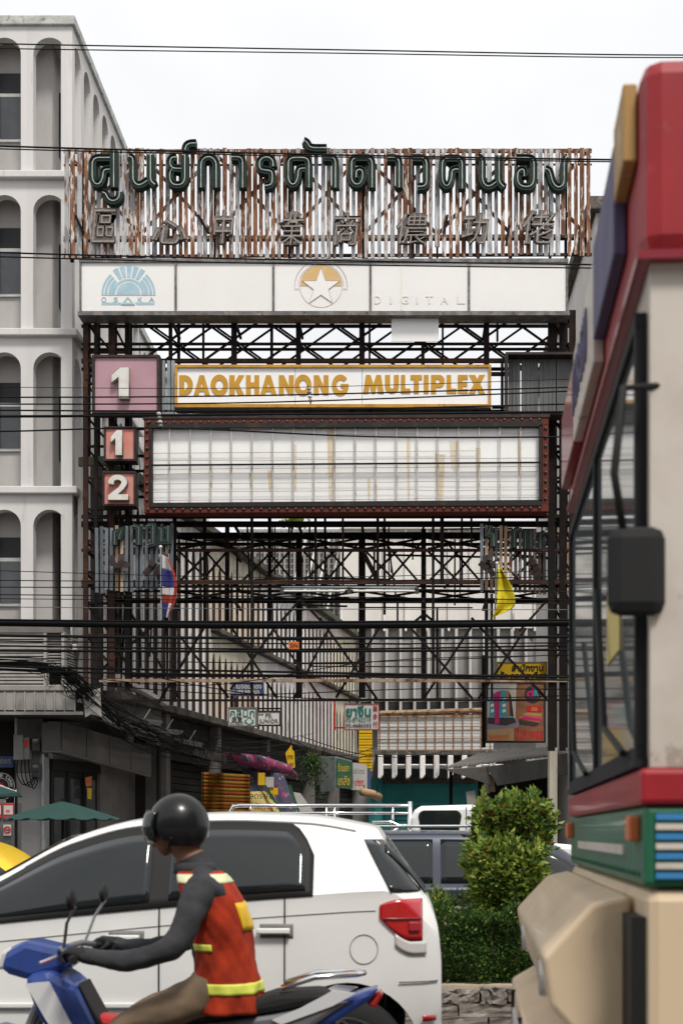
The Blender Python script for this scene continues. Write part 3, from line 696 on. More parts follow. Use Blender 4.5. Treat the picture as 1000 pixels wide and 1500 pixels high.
# posts of the middle field
for x, y0, y1, w_, Y in ((250,462,600,5,YF),(262,462,600,4,YR),(298,462,535,3,YR),(343,462,535,8,YF),(437,462,612,7,YF),(398,462,540,4,YR),(530,462,535,8,YF),(541,470,535,3,YR),
                         (619,500,535,5,YF),(648,470,535,3,YR),(712,462,535,8,YF),(728,462,500,3,YR),(735,530,612,4,YF),
                         (365,595,612,3,YF),(398,595,612,3,YF),(540,595,612,3,YF),(560,595,612,3,YF),(652,595,612,3,YF)):
    vbar(x, y0, y1, w_, Y)
for x, y0, y1, w_, Y in ((256,750,1028,5,YF),(300,755,910,4,YR),(333,770,910,6,YR),(369,750,1026,4,YF),(395,760,910,5,YR),(438,785,1022,9,YR),(462,750,860,3.5,YF),(476,750,860,3.5,YR),
                         (502,750,860,3,YF),(530,785,1022,10,YR),(553,755,860,4,YF),(563,755,900,3.5,YR),(582,880,920,3,YF),(620,775,1026,7,YR),(634,755,1000,4,YF),(647,750,855,5.5,YF),(640,890,1026,3,YR),
                         (690,755,800,3,YF),(676,760,860,3,YR),(712,860,1026,5,YF),(720,870,1026,3,YR),(736,755,780,5,YF),(786,755,770,4,YF)):
    vbar(x, y0, y1, w_, Y)
# X bracing, upper band / middle band / flat band / lower band
x = 205
while x < 800:
    dbar(x, 469, x+86, 530, 3, YF+.05); dbar(x+86, 469, x, 530, 3, YF+.08)
    if x < 700: dbar(x+22, 480, x+104, 538, 2.6, YR-.05); dbar(x+104, 480, x+22, 538, 2.6, YR-.08)
    x += 91
x = 262
while x < 720:
    dbar(x, 807, x+46, 853, 3.2, YF+.05); dbar(x+46, 807, x, 853, 3.2, YF+.08)
    dbar(x+24, 790, x+86, 862, 3, YR-.05); dbar(x+86, 790, x+24, 862, 3, YR-.08)
    dbar(x, 788, x+86, 804, 3, YR-.11); dbar(x+86, 788, x, 804, 3, YR-.14)
    dbar(x-6, 866, x+84, 880, 3, YR-.11); dbar(x+84, 866, x-6, 880, 3, YR-.14)
    x += 91
for x0, y0, x1, y1 in ((193,900,262,1022),(222,918,150,980),(300,918,232,1030),(262,930,335,1022),(340,920,405,1022),(405,916,338,1010),(398,918,470,1024),(488,908,430,1024),
                       (440,878,405,918),(440,878,478,918),(468,905,552,1024),(556,918,492,1022),(620,900,598,918),(622,900,645,918),(598,916,692,1024),(690,918,620,1024),
                       (690,905,800,1024),(800,880,760,925),(770,920,700,1024)):
    dbar(x0, y0, x1, y1, 3.6, YF+.09 + .04*random.random())
for x in (126, 250, 343, 437, 530, 620, 712, 830):
    for y in (466, 530, 768, 806, 853, 880): B().bar(W(x,y,YF), W(x,y,YF) + Vector((0,YR-YF,0)), .05).build('tie', 'steel', ga)
for x0, y in ((540,820),): B().bar(W(x0-7,812,YF+.15), W(x0+14,852,YF+.15), pm(7,YF), .05).build('brace', 'steel_rust', ga)
rs_ = random.Random(5)
for k in range(26):                                  # thin secondary struts, bent and crossing
    x_ = rs_.uniform(150, 820); y_ = rs_.choice([760, 770, 790, 806]); L_ = rs_.uniform(25, 100); dx_ = rs_.choice([0, 0, rs_.uniform(-14,14)])
    B().bar(W(x_, y_, YR-.3), W(x_+dx_, y_+L_, YR-.3), pm(rs_.uniform(1.5,3),YR), .03).build('strut', rs_.choice(['steel','steel','steel_rust']), ga)
for k in range(16):
    x_ = rs_.uniform(140, 700); y_ = rs_.uniform(775, 985); L_ = rs_.uniform(60, 170)
    B().bar(W(x_, y_, YF+.3), W(x_+L_, y_+rs_.uniform(-3,3), YF+.3), pm(rs_.uniform(1.4,2.8),YF), .03).build('strut', rs_.choice(['steel','steel','steel_rust']), ga)
for k in range(10):
    x_ = rs_.uniform(150, 260); B().bar(W(x_, rs_.uniform(870,910), YF+.35), W(x_+rs_.uniform(-6,6), rs_.uniform(960,1008), YF+.35), pm(2.2,YF), .03).build('strut', 'steel', ga)
# fluorescent batten fixed across the lower gantry
ft = thing('fluorescent_batten', 'long dirty white fluorescent tube batten across the lower gantry', 'lamp', W(500, 866, 29.1))
B().bar(W(412,861,29.12), W(610,861,29.12), .05).build('housing', 'galv', ft)
B().tube([W(415,865.5,29.08), W(505,865.5,29.08)], .022, 8).build('tube', 'tube_white', ft)
B().tube([W(517,865.5,29.08), W(608,865.5,29.08)], .022, 8).build('tube', 'tube_white', ft)
for x in (413, 511, 610): B().pbox(x-3, 860, x+3, 869, 29.06, .08).build('holder', 'meter_dark', ft)
# ================================================================== top slat sign with Thai and Chinese letters
YS = 28.95
sg = thing('slat_sign', 'rusted slat billboard with big green Thai neon letters on top of the gantry', 'sign', W(480, 380, YS+.1))
sl = {m: B().box(-.044, .044, 0, .045, 0, 1).mesh('slat') for m in ('slat','slat_rusty','slat_pale')}
for m in sl: sl[m].materials.append(M(m))
x = 98.0; i = 0
while x < 866:
    m = random.choice(['slat_rusty','slat_rusty','slat_pale','slat_pale','slat','slat'])
    if x > 820: m = 'slat_rusty'
    o = bpy.data.objects.new('slat', sl[m]); COL.objects.link(o)
    y0 = 217.5 + random.uniform(-1.2, 2.4); y1 = 377 + random.uniform(-2, 1.5) - (3 if x > 700 else 0)
    if random.random() < .04: y1 -= random.uniform(10, 30)
    o.location = W(x, y1, YS + random.uniform(-.012,.012)); o.scale = (random.uniform(.82,1.1), 1, wz(y0,YS)-wz(y1,YS))
    o.rotation_euler = (0, random.uniform(-.006,.006), random.uniform(-.12,.12))
    bpy.context.view_layer.update() if False else None
    adopt(o, sg)
    x += random.choice([8.2, 9.0, 9.4, 9.9]); i += 1
for y, w_, m in ((222,5,'slat_rusty'),(242,1.6,'steel_rust'),(349,5,'slat_tan'),(353,3,'steel'),(376,4,'steel_rust')):
    B().bar(W(94,y,YS+.09), W(866,y-(1 if y < 300 else 3),YS+.09), pm(w_,YS), .05).build('rail', m, sg)
for k in range(8):
    cx = 152 + k*108.5
    for s in (-1, 1):
        a, b_ = W(max(96,cx-54), 284-s*60*(cx-max(96,cx-54))/54, YS+.15+.03*s), W(min(864,cx+54), 284+s*60*(min(864,cx+54)-cx)/54, YS+.15+.03*s)
        B().bar(a, b_, pm(4.6,YS), .03).build('brace', random.choice(['slat_tan','slat_rusty']), sg)
for x in (106, 121, 207, 315, 424, 483, 532, 605, 640, 700, 747, 805, 828):
    B().bar(W(x, 226, YS+.24), W(x, 384, YS+.24), pm(random.choice([3,4,5]),YS), .06).build('post', 'steel', sg)
for x0, y0, x1, y1 in ((111,316,122,340),(290,315,306,342),(650,340,655,315),(745,330,741,360)):
    B().bar(W(x0,y0,YS-.02), W(x1,y1,YS-.05), .05).build('bracket', 'steel', sg)
def C1(p): return (90+p[0]/3.846, 200+p[1]/3.846)
def C2(p): return (340+p[0]/3.846, 200+p[1]/3.846)
def C3(p): return (590+p[0]/3.448, 200+p[1]/3.448)
THAI = [
 (C1, [[(287,213),(250,213),(247,262),(230,294),(205,296),(188,268),(188,168),(207,147),(290,147)], [(308,100),(308,312)]]),
 (C1, [[(245,342),(262,345),(275,378),(300,391),(325,384),(340,365),(340,336)]]),
 (C1, [[(390,140),(415,146),(415,275),(435,300),(460,300),(500,272)], [(513,128),(513,278),(538,298)]]),
 (C1, [[(655,145),(632,145),(622,165),(622,190),(640,208),(690,208)], [(634,212),(621,228),(621,275),(640,300),(685,300),(705,275),(705,130)]]),
 (C1, [[(706,105),(712,78),(735,66),(768,66)]]),
 (C1, [[(795,314),(795,170),(820,143),(855,143),(880,170),(880,314)]]),
 (C2, [[(2,143),(50,143),(66,158),(66,315)]]),
 (C2, [[(186,305),(222,302),(232,285),(232,222),(168,215),(160,200),(160,165),(182,145),(215,145),(236,165),(236,196)]]),
 (C2, [[(415,207),(378,207),(374,265),(357,296),(337,296),(321,272),(321,165),(340,147),(418,147),(436,165),(436,314)]]),
 (C2, [[(405,52),(425,60),(437,85),(457,93),(535,93)]]),
 (C2, [[(515,146),(566,146),(584,160),(584,315)]]),
 (C2, [[(700,258),(700,214),(736,214),(736,268),(718,296),(692,296),(674,272),(674,165),(692,147),(770,147),(789,165),(789,314)]]),
 (C2, [[(872,148),(922,148),(940,163),(940,314)]]),
 (C3, [[(50,133),(102,133),(118,150),(118,262),(105,277),(72,277)]]),
 (C3, [[(278,190),(246,190),(242,245),(226,273),(211,273),(196,250),(196,153),(212,135),(280,135),(296,150),(296,287)]]),
 (C3, [[(372,128),(397,137),(397,250),(415,275),(440,275),(470,250)], [(480,118),(480,255),(506,280)]]),
 (C3, [[(568,133),(640,133),(655,148),(655,250),(640,278),(595,278),(573,256),(573,206),(590,191),(606,191),(606,225)]]),
 (C3, [[(712,188),(733,193),(748,255),(768,280),(790,280),(806,262),(806,150),(820,124)]]),
]
for conv, strokes in THAI:
    bb = B(); nn = B(); rm_ = B()
    for k, st in enumerate(strokes):
        pts = [conv(p) for p in st]; q = [(wx(x,YS), wz(y,YS)) for x,y in pts]
        # round the corners
        rq = [Vector(q[0])]
        for j in range(1, len(q)-1):
            a, c_, d_ = Vector(q[j-1]), Vector(q[j]), Vector(q[j+1])
            ra = min(.07, (a-c_).length*.45); rd_ = min(.07, (d_-c_).length*.45)
            p1 = c_ + (a-c_).normalized()*ra; p2 = c_ + (d_-c_).normalized()*rd_
            rq += [p1, (p1+p2)*.25 + c_*.5, p2]
        rq.append(Vector(q[-1]))
        e = .003*k
        bb.ribbon(rq, pm(10.4,YS), YS-.20-e, YS-.035-e)
        # raised rims either side of the tube channel
        for sgn in (-1, 1):
            off = []
            for j, p in enumerate(rq):
                t = (rq[min(j+1,len(rq)-1)] - rq[max(j-1,0)]).normalized()
                off.append(p + Vector((-t.y,t.x))*sgn*pm(4.7,YS))
            rm_.ribbon(off, pm(1.2,YS), YS-.235-e, YS-.2005-e)
        nn.tube([(p.x, YS-.222-e, p.y) for p in rq], pm(.78,YS), 5)
    lo_ = bb.build('thai_letter', 'letter_green', sg, bevel=.008)
    rm_.build('rim', 'letter_edge', lo_); nn.build('neon_tube', 'neon', lo_)
for ch, r in zip('區心中業商儂功佬', [(134,306,171,356),(221,322,274,358),(312,309,343,358),(408,311,446,360),(488,312,528,360),(580,313,626,358),(675,313,716,358),(764,309,813,358)]):
    o = text(ch, r, YS-.06, 'cjk_body', sg, 'chinese_letter', off=.06, ext=.05, shear=.12)
    text(ch, (r[0]+1.2,r[1]+1.2,r[2]-1.2,r[3]-1.2), YS-.168, 'cjk_edge', o, 'neon_tube', off=-.012, ext=.008, shear=.12)
# ================================================================== white five-panel light box
YB1 = 28.85
lx = thing('lightbox_sign', 'long white five-panel light box below the slat billboard', 'sign', W(475, 460, YB1+.1))
ed = [118, 257.5, 400.5, 542.5, 686.5, 830]
for k in range(5): B().pbox(ed[k]+1.6, 384.5, ed[k+1]-1.6, 455.5, YB1, .05).build('panel', 'lightbox', lx)
for x in ed: B().pbox(x-1.5, 381, x+1.5, 458, YB1-.03, .14).build('mullion', 'box_frame', lx)
B().pbox(116, 378.5, 832, 384, YB1-.04, .45).build('frame_top', 'box_frame', lx); B().pbox(114, 456, 834, 461.5, YB1-.05, .5).build('frame_bottom', 'box_frame', lx)
B().pbox(119, 385, 829, 455, YB1+.15, .25).build('casing', 'frame_dark', lx)
YL = YB1 - .006
def osx(u): return 130 + u/7.692
def osy(v): return 375 + v/7.692
lg = B()
def sect(r0, r1, a0, a1, cx=449, cy=428, ky=1.0, n=10):
    o_ = [(cx+r1*math.cos(math.radians(a)), cy-ky*r1*math.sin(math.radians(a))) for a in [a0+(a1-a0)*i/n for i in range(n+1)]]
    i_ = [(cx+r0*math.cos(math.radians(a)), cy-ky*r0*math.sin(math.radians(a))) for a in [a1+(a0-a1)*i/n for i in range(n+1)]]
    lg.ppoly([(osx(x),osy(y)) for x,y in o_+i_], YL, .004)
sect(0.1, 133, 0, 180, n=20); sect(149, 225, 0, 47, n=8); sect(149, 176, 47, 133, n=8); sect(149, 225, 133, 180, n=8)
for r0, r1 in ((237, 268), (281, 303)): sect(r0, r1, 0, 48); sect(r0, r1, 132, 180)
for a in range(5): sect(190, 320, 54+a*14.6, 64.6+a*14.6, n=3)
for y0, y1, xs in ((437,444,((146,752),)),(523,530,((146,368),(525,745))),(541,549,((146,372),(538,742)))):
    for x0, x1 in xs: lg.ppoly([(osx(x0),osy(y0)),(osx(x1),osy(y0)),(osx(x1),osy(y1)),(osx(x0),osy(y1))], YL, .004)
lg.ppoly([(osx(x),osy(y)) for x,y in ((365,545),(443,457),(525,547),(492,547),(443,470),(398,545))], YL-.005, .004)
lg.ppoly([(osx(x),osy(y)) for x,y in ((368,547),(398,526),(490,526),(523,547))], YL-.010, .004)
fan = lg.build('fan_emblem', 'logo_blue', lx)
for ch, x0, x1 in (('O',146,200),('S',283,330),('K',556,606),('A',678,742)): text(ch, (osx(x0),osy(462),osx(x1),osy(515)), YL, 'logo_blue', lx, ext=.002)
# star emblem
cx, cy = 470, 419
def circ(r, a0=0, a1=360, n=28): return [(cx+r*math.cos(math.radians(a0+(a1-a0)*i/n)), cy-r*math.sin(math.radians(a0+(a1-a0)*i/n))) for i in range(n+1)]
sb = B(); sb.ppoly(circ(30, 0, 180), YL, .003); em = sb.build('half_disc', 'logo_gold', lx)
star = []
for k in range(10):
    r = 29 if k % 2 == 0 else 11.5; a = math.radians(90+36*k); star.append((cx+r*math.cos(a), cy+1-r*math.sin(a)))
B().ppoly(star, YL-.006, .004).build('star', 'lightbox', lx)
ll = B()
def pline(pts, w, Y=YL-.002, d=.003): ll.ribbon([(wx(x,Y), wz(y,Y)) for x,y in pts], pm(w,Y), Y, Y+d)
pline(circ(31), .45); pline(circ(38.5, -2, 182), .7, YL-.004); pline(circ(33, 0, 180), .4, YL-.005); pline(star+[star[0]], .5, YL-.011)
pline([(431,423),(438,423)], .7, YL-.008); pline([(502,423),(509,423)], .7, YL-.008)
ll.build('emblem_outline', 'logo_line', lx)
for ch, x0, x1 in (('D',548,558),('I',571,573.5),('G',586,598),('I',609.5,612),('T',623,634),('A',645,656),('L',669,681)):
    text(ch, (x0,433,x1,445), YL, 'ghost', lx, ext=.0015, off=.01)
B().pbox(586.8, 385, 589.2, 455, YL-.001, .002).build('water_stain', 'ghost', lx)
# plain sheet hanging from the upper truss
B().pbox(573, 463.5, 642, 500, 29.0, .02).build('blank_sheet', 'lightbox_clean', label='blank white sheet hanging in the upper truss below the light box', cat='panel')
# ================================================================== cinema name sign
YN = 28.95
ns = thing('cinema_sign', 'long white cinema sign with gold capital letters and gold frame', 'sign', W(487, 598, YN+.1))
for x0, x1 in ((259.5,432.0),(432.6,530.0),(530.6,716)): B().pbox(x0, 538, x1, 592, YN, .03).build('panel', 'lightbox_clean', ns)
B().pbox(256, 534, 719, 538, YN-.05, .35).build('frame_top', 'gold_frame', ns); B().pbox(256, 591.8, 719, 596.5, YN-.05, .35).build('frame_bottom', 'gold_frame', ns)
B().pbox(256, 538.2, 259.6, 591.6, YN-.05, .35).build('frame_side', 'gold_frame', ns); B().pbox(715.4, 538.2, 719, 591.6, YN-.05, .35).build('frame_side', 'gold_frame', ns)
B().pbox(261, 539, 714, 591, YN+.1, .2).build('casing', 'frame_dark', ns)
B().pbox(256, 597, 719, 599.5, YN-.03, .3).build('bottom_tray', 'frame_dark', ns)
for ch, a, b_ in (('D',413,467),('A',470,534),('O',537,606),('K',611,670),('H',677,729),('A',733,798),('N',807,866),('O',869,936),('N',945,1003)):
    glyph(GL[ch], (110+a/2.703, 549.6 if ch != 'O' else 548.6, 110+b_/2.703, 578.6 if ch != 'O' else 580), YN, 'gold', ns, ext=.006)
glyph(GL['G'], (486, 548.6, 510.5, 580), YN, 'gold', ns, ext=.006)
for ch, a, b_ in (('M',162,242),('U',247,300),('L',308,344),('T',345,389),('I',396,414),('P',424,476),('L',484,521),('E',527,565),('X',568,632)):
    glyph(GL[ch], (470+a/2.632, 549.2, 470+b_/2.632, 576.5), YN, 'gold', ns, ext=.006)
for x in (516, 542, 697): B().pbox(x-2, 599.7, x+2, 604, YN+.05, .1).build('bracket', 'steel', ns)
# ================================================================== numbered boxes
def num_sign(name, label, r, Y, face, ch, cr, fw):
    t = thing(name, label, 'sign', W((r[0]+r[2])/2, r[3], Y+.15), 'numbered cinema hall signs')
    B().pbox(r[0]+fw, r[1]+fw, r[2]-fw, r[3]-fw, Y+.02, .03).build('face', face, t)
    b = B().pbox(r[0], r[1], r[2], r[1]+fw, Y-.02, .35).pbox(r[0], r[3]-fw, r[2], r[3], Y-.02, .35).pbox(r[0], r[1]+fw, r[0]+fw, r[3]-fw, Y-.02, .35).pbox(r[2]-fw, r[1]+fw, r[2], r[3]-fw, Y-.02, .35)
    b.build('frame', 'frame_dark', t, bevel=.004); B().pbox(r[0]+fw, r[1]+fw, r[2]-fw, r[3]-fw, Y+.2, .12).build('casing', 'frame_dark', t)
    if ch == '1':
        g = [[(.42,0),(.42,.70),(0,.52),(0,.74),(.52,1),(1,1),(1,0)]]
    else:
        g = [[(0,0),(0,.18)]+[(.55,.52),(.66,.66)]+arc(.47,.70,.20,.11,0,150,6)+[(.27,.62),(.0,.66)]+arc(.48,.70,.47,.30,165,-20,12)+[(.80,.46),(.48,.22),(1,.22),(1,0)]]
    o = place_flat(outline(g, .06), 'numeral', cr, Y-.06, 'letter_white', t)
    rim = place_flat(outline(g, .05), 'numeral_side', (cr[0]-.9,cr[1]-.9,cr[2]+.9,cr[3]+.9), Y-.045, 'letter_side', t)
num_sign('number_sign', 'large mauve square sign with white number 1 left of the cinema name', (135,519.5,234,605), 28.75, 'pink', '1', (164.5,539.5,189.5,584.5), 4)
num_sign('number_sign', 'small salmon sign with white number 1 above the number 2', (152,624.5,199,675), 28.85, 'salmon', '1', (163.5,631.5,179.5,667.5), 3)
num_sign('number_sign', 'small salmon sign with white number 2 beside the marquee', (150,690,199,741), 28.85, 'salmon', '2', (159.5,696.5,188.5,733), 3)
gp = thing('galvanised_posts', 'pair of galvanised channel posts between mauve number sign and cinema sign', 'post', W(246, 606, 29.05))
for x in (239.5, 247, 253.5): B().pbox(x-2.3, 528, x+2.3, 607, 29.05, .08).build('post', 'galv', gp)
# grey empty sign box on the right
eb_ = thing('empty_sign_box', 'dark grey empty sign box with bright vertical gaps right of the cinema sign', 'sign', W(790, 606, 28.9))
for x0, x1 in ((744,761.5),(763,788),(789.5,813.5),(815,848)): B().pbox(x0, 519, x1, 602, 29.1, .02).build('sheet', 'sheet_grey', eb_)
B().pbox(740, 515.5, 852, 519, 28.8, .4).build('frame_top', 'frame_dark', eb_); B().pbox(740, 602.2, 852, 606.5, 28.75, .45).build('frame_bottom', 'frame_dark', eb_)
B().pbox(740, 519.2, 743.6, 602, 28.8, .4).build('frame_side', 'frame_dark', eb_); B().pbox(848.4, 519.2, 852, 602, 28.8, .4).build('frame_side', 'frame_dark', eb_)
for x in (750,756,770,777,783,796,803,809): B().pbox(x, 519.3, x+1.3, 601.8, 29.08, .018).build('rib', 'sheet_grey', eb_)
# ================================================================== marquee
YM = 28.7
mq = thing('marquee', 'wide white cinema marquee with gridded letter tracks and red bulb-studded frame', 'marquee', W(507, 750, YM+.2))
def tilt(x): return -(x-212)/590*4.5
def mrect(name, x0, y0, x1, y1, Y, d, mat, **k):
    return B().add([W(x0,y0+tilt(x0),Y),W(x1,y0+tilt(x1),Y),W(x1,y1+tilt(x1)*.5,Y),W(x0,y1+tilt(x0)*.5,Y)]+[W(x0,y0+tilt(x0),Y)+Vector((0,d,0)),W(x1,y0+tilt(x1),Y)+Vector((0,d,0)),W(x1,y1+tilt(x1)*.5,Y)+Vector((0,d,0)),W(x0,y1+tilt(x0)*.5,Y)+Vector((0,d,0))],
        [(0,1,2,3),(7,6,5,4),(0,4,5,1),(1,5,6,2),(2,6,7,3),(3,7,4,0)]).build(name, mat, mq, **k)
mrect('frame_top', 211, 613.5, 803, 625, YM, .4, 'red_frame', bevel=.01); mrect('frame_bottom', 211, 741.5, 803, 751.5, YM, .4, 'red_frame', bevel=.01)
mrect('frame_side', 211, 625.2, 219.3, 741.3, YM, .4, 'red_frame', bevel=.01); mrect('frame_side', 793.5, 625.2, 803, 741.3, YM, .4, 'red_frame', bevel=.01)
mrect('cap_strip', 209, 610.5, 805, 613.3, YM-.02, .45, 'frame_dark')
mrect('inner_frame', 219.5, 620.5, 793.3, 626.5, YM-.03, .2, 'black_frame'); mrect('inner_frame', 219.5, 736.5, 793.3, 742.5, YM-.03, .2, 'black_frame')
mrect('inner_frame', 219.5, 626.7, 223, 736.3, YM-.03, .2, 'black_frame'); mrect('inner_frame', 789.5, 626.7, 793.3, 736.3, YM-.03, .2, 'black_frame')
mrect('casing', 212, 614, 802, 751, YM+.41, .2, 'frame_dark')
cols = [223] + [248.6 + 30.2*k for k in range(18)] + [789.5]
for k in range(len(cols)-1): mrect('panel', cols[k]+.25, 626, cols[k+1]-.25, 738, YM+.12, .03, 'marquee_white')
for x in cols[1:-1]: mrect('track_upright', x-.8, 626.8, x+.8, 736.4, YM+.02, .03, 'grid_wire')
wys = [629, 638.5, 664, 675, 687.5, 695, 709, 721, 733]
for y in wys:
    k0 = 0
    while k0 < len(cols)-1:
        k1 = min(len(cols)-1, k0 + random.choice([3,4,5,6]))
        if not (y in (638.5, 664) and random.random() < .35):
            sag = random.uniform(-1.2,1.2) if random.random() < .3 else 0
            B().tube([W(cols[k0],y+tilt(cols[k0]),YM+.06), W((cols[k0]+cols[k1])/2,y+sag+tilt((cols[k0]+cols[k1])/2),YM+.06), W(cols[k1],y+tilt(cols[k1])+sag*.5,YM+.06)], .0065, 4).build('grid_wire', 'grid_wire', mq)
        k0 = k1
B().bar(W(222,681.5,YM-.02), W(791,677.5,YM-.02), .03).build('mid_rail', 'cable', mq)
for x, w_, y0, y1 in ((484,5,627,735),(700,3.6,655,735),(644,7,664,736),(432,2.5,650,720),(395,3.5,688,720),(664,6,645,690),(540,2,700,735),(367,2.4,692,716),(598,2.5,640,735),(760,2.6,630,700),(310,2,680,715)):
    m_ = B().ppoly([(x-w_,y0),(x+w_,y0+2),(x+w_*.7,y1-3),(x+.3*w_,y1),(x-w_*.5,y1-6)], YM+.114, .003); m_.build('water_stain', 'stain', mq)
for x in cols[1:-1]:
    for _ in range(random.choice([0,1,1,2,3])):
        y0 = random.choice(wys) + 1; L_ = random.uniform(5, 26); y1 = min(735, y0+L_); w_ = random.uniform(.7,1.8)
        B().ppoly([(x-w_,y0),(x+w_,y0),(x+w_*.8,y1-2),(x+.1,y1),(x-w_*.5,y1-4)], YM+.117, .002).build('rust_run', random.choice(['stain','stain','rust_line']), mq)
bl = B().sphere((0,0,0), .036, 8, 5, (1,.7,1)).build('bulb', 'bulb', None, smooth=True); bl.location = W(219, 618, YM-.012); adopt(bl, mq)
pos = []
for k in range(46):
    x = 217 + k*12.72; pos += [(x, 619+tilt(x)), (x, 746.5+tilt(x)*.5)]
for k in range(1, 10): pos += [(215.3, 619+k*12.6), (798.5, 614.5+k*12.9)]
for x, y in pos: copy_at(bl, W(x, y, YM-.012), mq)
# ================================================================== two lower slat signs with broken letters
def low_sign(label, pts, mats, letters, junk):
    (x0,ya0,yb0,Y0),(x1,ya1,yb1,Y1) = pts
    t = thing('small_slat_sign', label, 'sign', W((x0+x1)/2,(yb0+yb1)/2,(Y0+Y1)/2), 'broken slat signs on the lower gantry')
    n = int((x1-x0)/7.0)
    for k in range(n+1):
        s = k/n; x = x0+(x1-x0)*s; Y = Y0+(Y1-Y0)*s
        ya = ya0+(ya1-ya0)*s + random.uniform(-2,3); yb = yb0+(yb1-yb0)*s + random.uniform(-4,2)
        B().bar(W(x,ya,Y), W(x+random.uniform(-.6,.6),yb,Y), pm(4.6,Y), .04).build('slat', random.choice(mats), t)
    for f in (.08, .42, .88):
        B().bar(W(x0,ya0+(yb0-ya0)*f,Y0+.07), W(x1,ya1+(yb1-ya1)*f,Y1+.07), .05).build('rail', 'steel', t)
    for st in letters:
        bb = B(); nn = B()
        for q in st:
            s = (q[0][0]-x0)/(x1-x0); Y = Y0+(Y1-Y0)*s - .04
            pp = [(wx(a,Y),wz(b,Y)) for a,b in q]
            bb.ribbon(pp, pm(8,Y), Y-.13, Y-.01); nn.tube([(a,Y-.14,b) for a,b in pp], .008, 5)
        lo_ = bb.build('thai_letter', 'letter_edge', t); nn.build('neon_tube', 'sign_frame', lo_)
    for cx_, cy_, r_, Y in junk:
        jb = B()
        for k in range(7):
            a = random.uniform(0, 6.28); L_ = r_*random.uniform(.5,1)
            p = W(cx_+random.uniform(-.4,.4)*r_, cy_+random.uniform(-.5,.5)*r_, Y-.1+random.uniform(-.06,.06))
            q = p + Vector((math.cos(a),random.uniform(-.3,.3),math.sin(a)))*pm(L_,Y)
            jb.bar(p, q, pm(r_*.5,Y), .06)
        jb.build('broken_letter', 'frame_dark', t)
low_sign('left broken slat sign of blue-grey strips behind the Thai flag', ((142,772,868,28.9),(252,768,865,29.0)), ['slat_blue','slat_blue','slat_blue','slat_tan'],
    [[[(170,800),(170,782),(180,778),(176,792)]], [[(205,800),(205,775),(196,772)]], [[(218,772),(226,772),(226,798),(218,800)]], [[(238,776),(238,795),(248,795),(248,772)]]],
    [(172,830,16,28.85),(228,828,17,28.85)])
low_sign('right broken slat sign of tan and black strips above the yellow flag', ((705,768,868,29.0),(832,782,872,30.0)), ['slat_tan','slat_tan','slat_blue','slat'],
    [[[(718,772),(714,784),(722,786),(722,802)]], [[(752,804),(752,780),(760,776)]], [[(768,808),(768,780),(776,780),(776,806)]], [[(790,812),(790,785),(797,782)]]],
    [(718,826,16,28.95),(784,832,17,29.5)])
# ================================================================== flags
tf = thing('thai_flag', 'limp red white and blue flag on a pole at the lower gantry', 'flag', W(236, 908, 28.5))
B().tube([W(235.5,802,28.5), W(236.5,908,28.5)], .016, 8).build('pole', 'galv', tf)
B().sphere(W(235.5,801,28.5), .035).build('finial', 'tube_white', tf, smooth=True)
def fl(u, v):                                        # u across the cloth, v down it
    top = 812; y = top + 93*v
    wd = 23*math.sin(math.pi*min(1, .16+v*.62))*(1-.35*max(0,v-.75)/.25)
    x = 237 + u*wd*(.9+.1*math.sin(5*v)) + 3*v*v
    return W(x, y + 6*u*(1-v), 28.5 - .06*math.sin(9*u+3*v) - .05*u)
for nm, u0, u1, v0, v1, mt in (('red_stripe',.80,1,0,.95,'flag_red'),('white_stripe',0,.795,0,.22,'flag_white'),('blue_stripe',0,.795,.225,.50,'flag_blue'),('white_stripe',0,.795,.505,.63,'flag_white'),
                          ('red_stripe',0,.795,.635,.76,'flag_red'),('blue_stripe',0,.5,.765,1,'flag_blue'),('white_stripe',.505,.795,.765,1,'flag_white'),('red_stripe',.8,1,.955,1,'flag_red')):
    B().grid(lambda u, v: fl(u0+(u1-u0)*u, v0+(v1-v0)*v), 6, 12).build(nm, mt, tf, smooth=True, solid=.006)
yf = thing('yellow_flag', 'limp bright yellow flag under the right slat sign', 'flag', W(727, 908, 28.6))
B().tube([W(727,826,28.6), W(724,910,28.6)], .016, 8).build('pole', 'galv', yf); B().sphere(W(727.5,825,28.6), .035).build('finial', 'tube_white', yf, smooth=True)
def yl(u, v):
    y = 832 + 76*v; wd = 27*math.sin(math.pi*min(1,.06+v*.74)) if v < .68 else 27*math.sin(math.pi*(.06+.68*.74))*(1-((v-.68)/.32)**1.4*.93)
    x = 728 - 7*max(0,v-.75)/.25 - 1.5*v + u*wd
    return W(x, y + 8*u*(1-v)*v*3 - 4*u*v, 28.6 - .10*math.sin(7*u+2*v) - .04*math.sin(11*v+3*u))
B().grid(yl, 14, 20).build('cloth', 'flag_yellow', yf, smooth=True, solid=.006)
# orange tag on the cables
ot = thing('orange_tag', 'small orange warning tag hanging on the thick cables', 'tag', W(430, 951, 26.9))
B().pbox(423, 940, 438, 951, 26.85, .01).build('plate', 'orange_tag', ot); text('SIN', (425,942.5,436,948.5), 26.845, 'ink', ot, ext=.001)
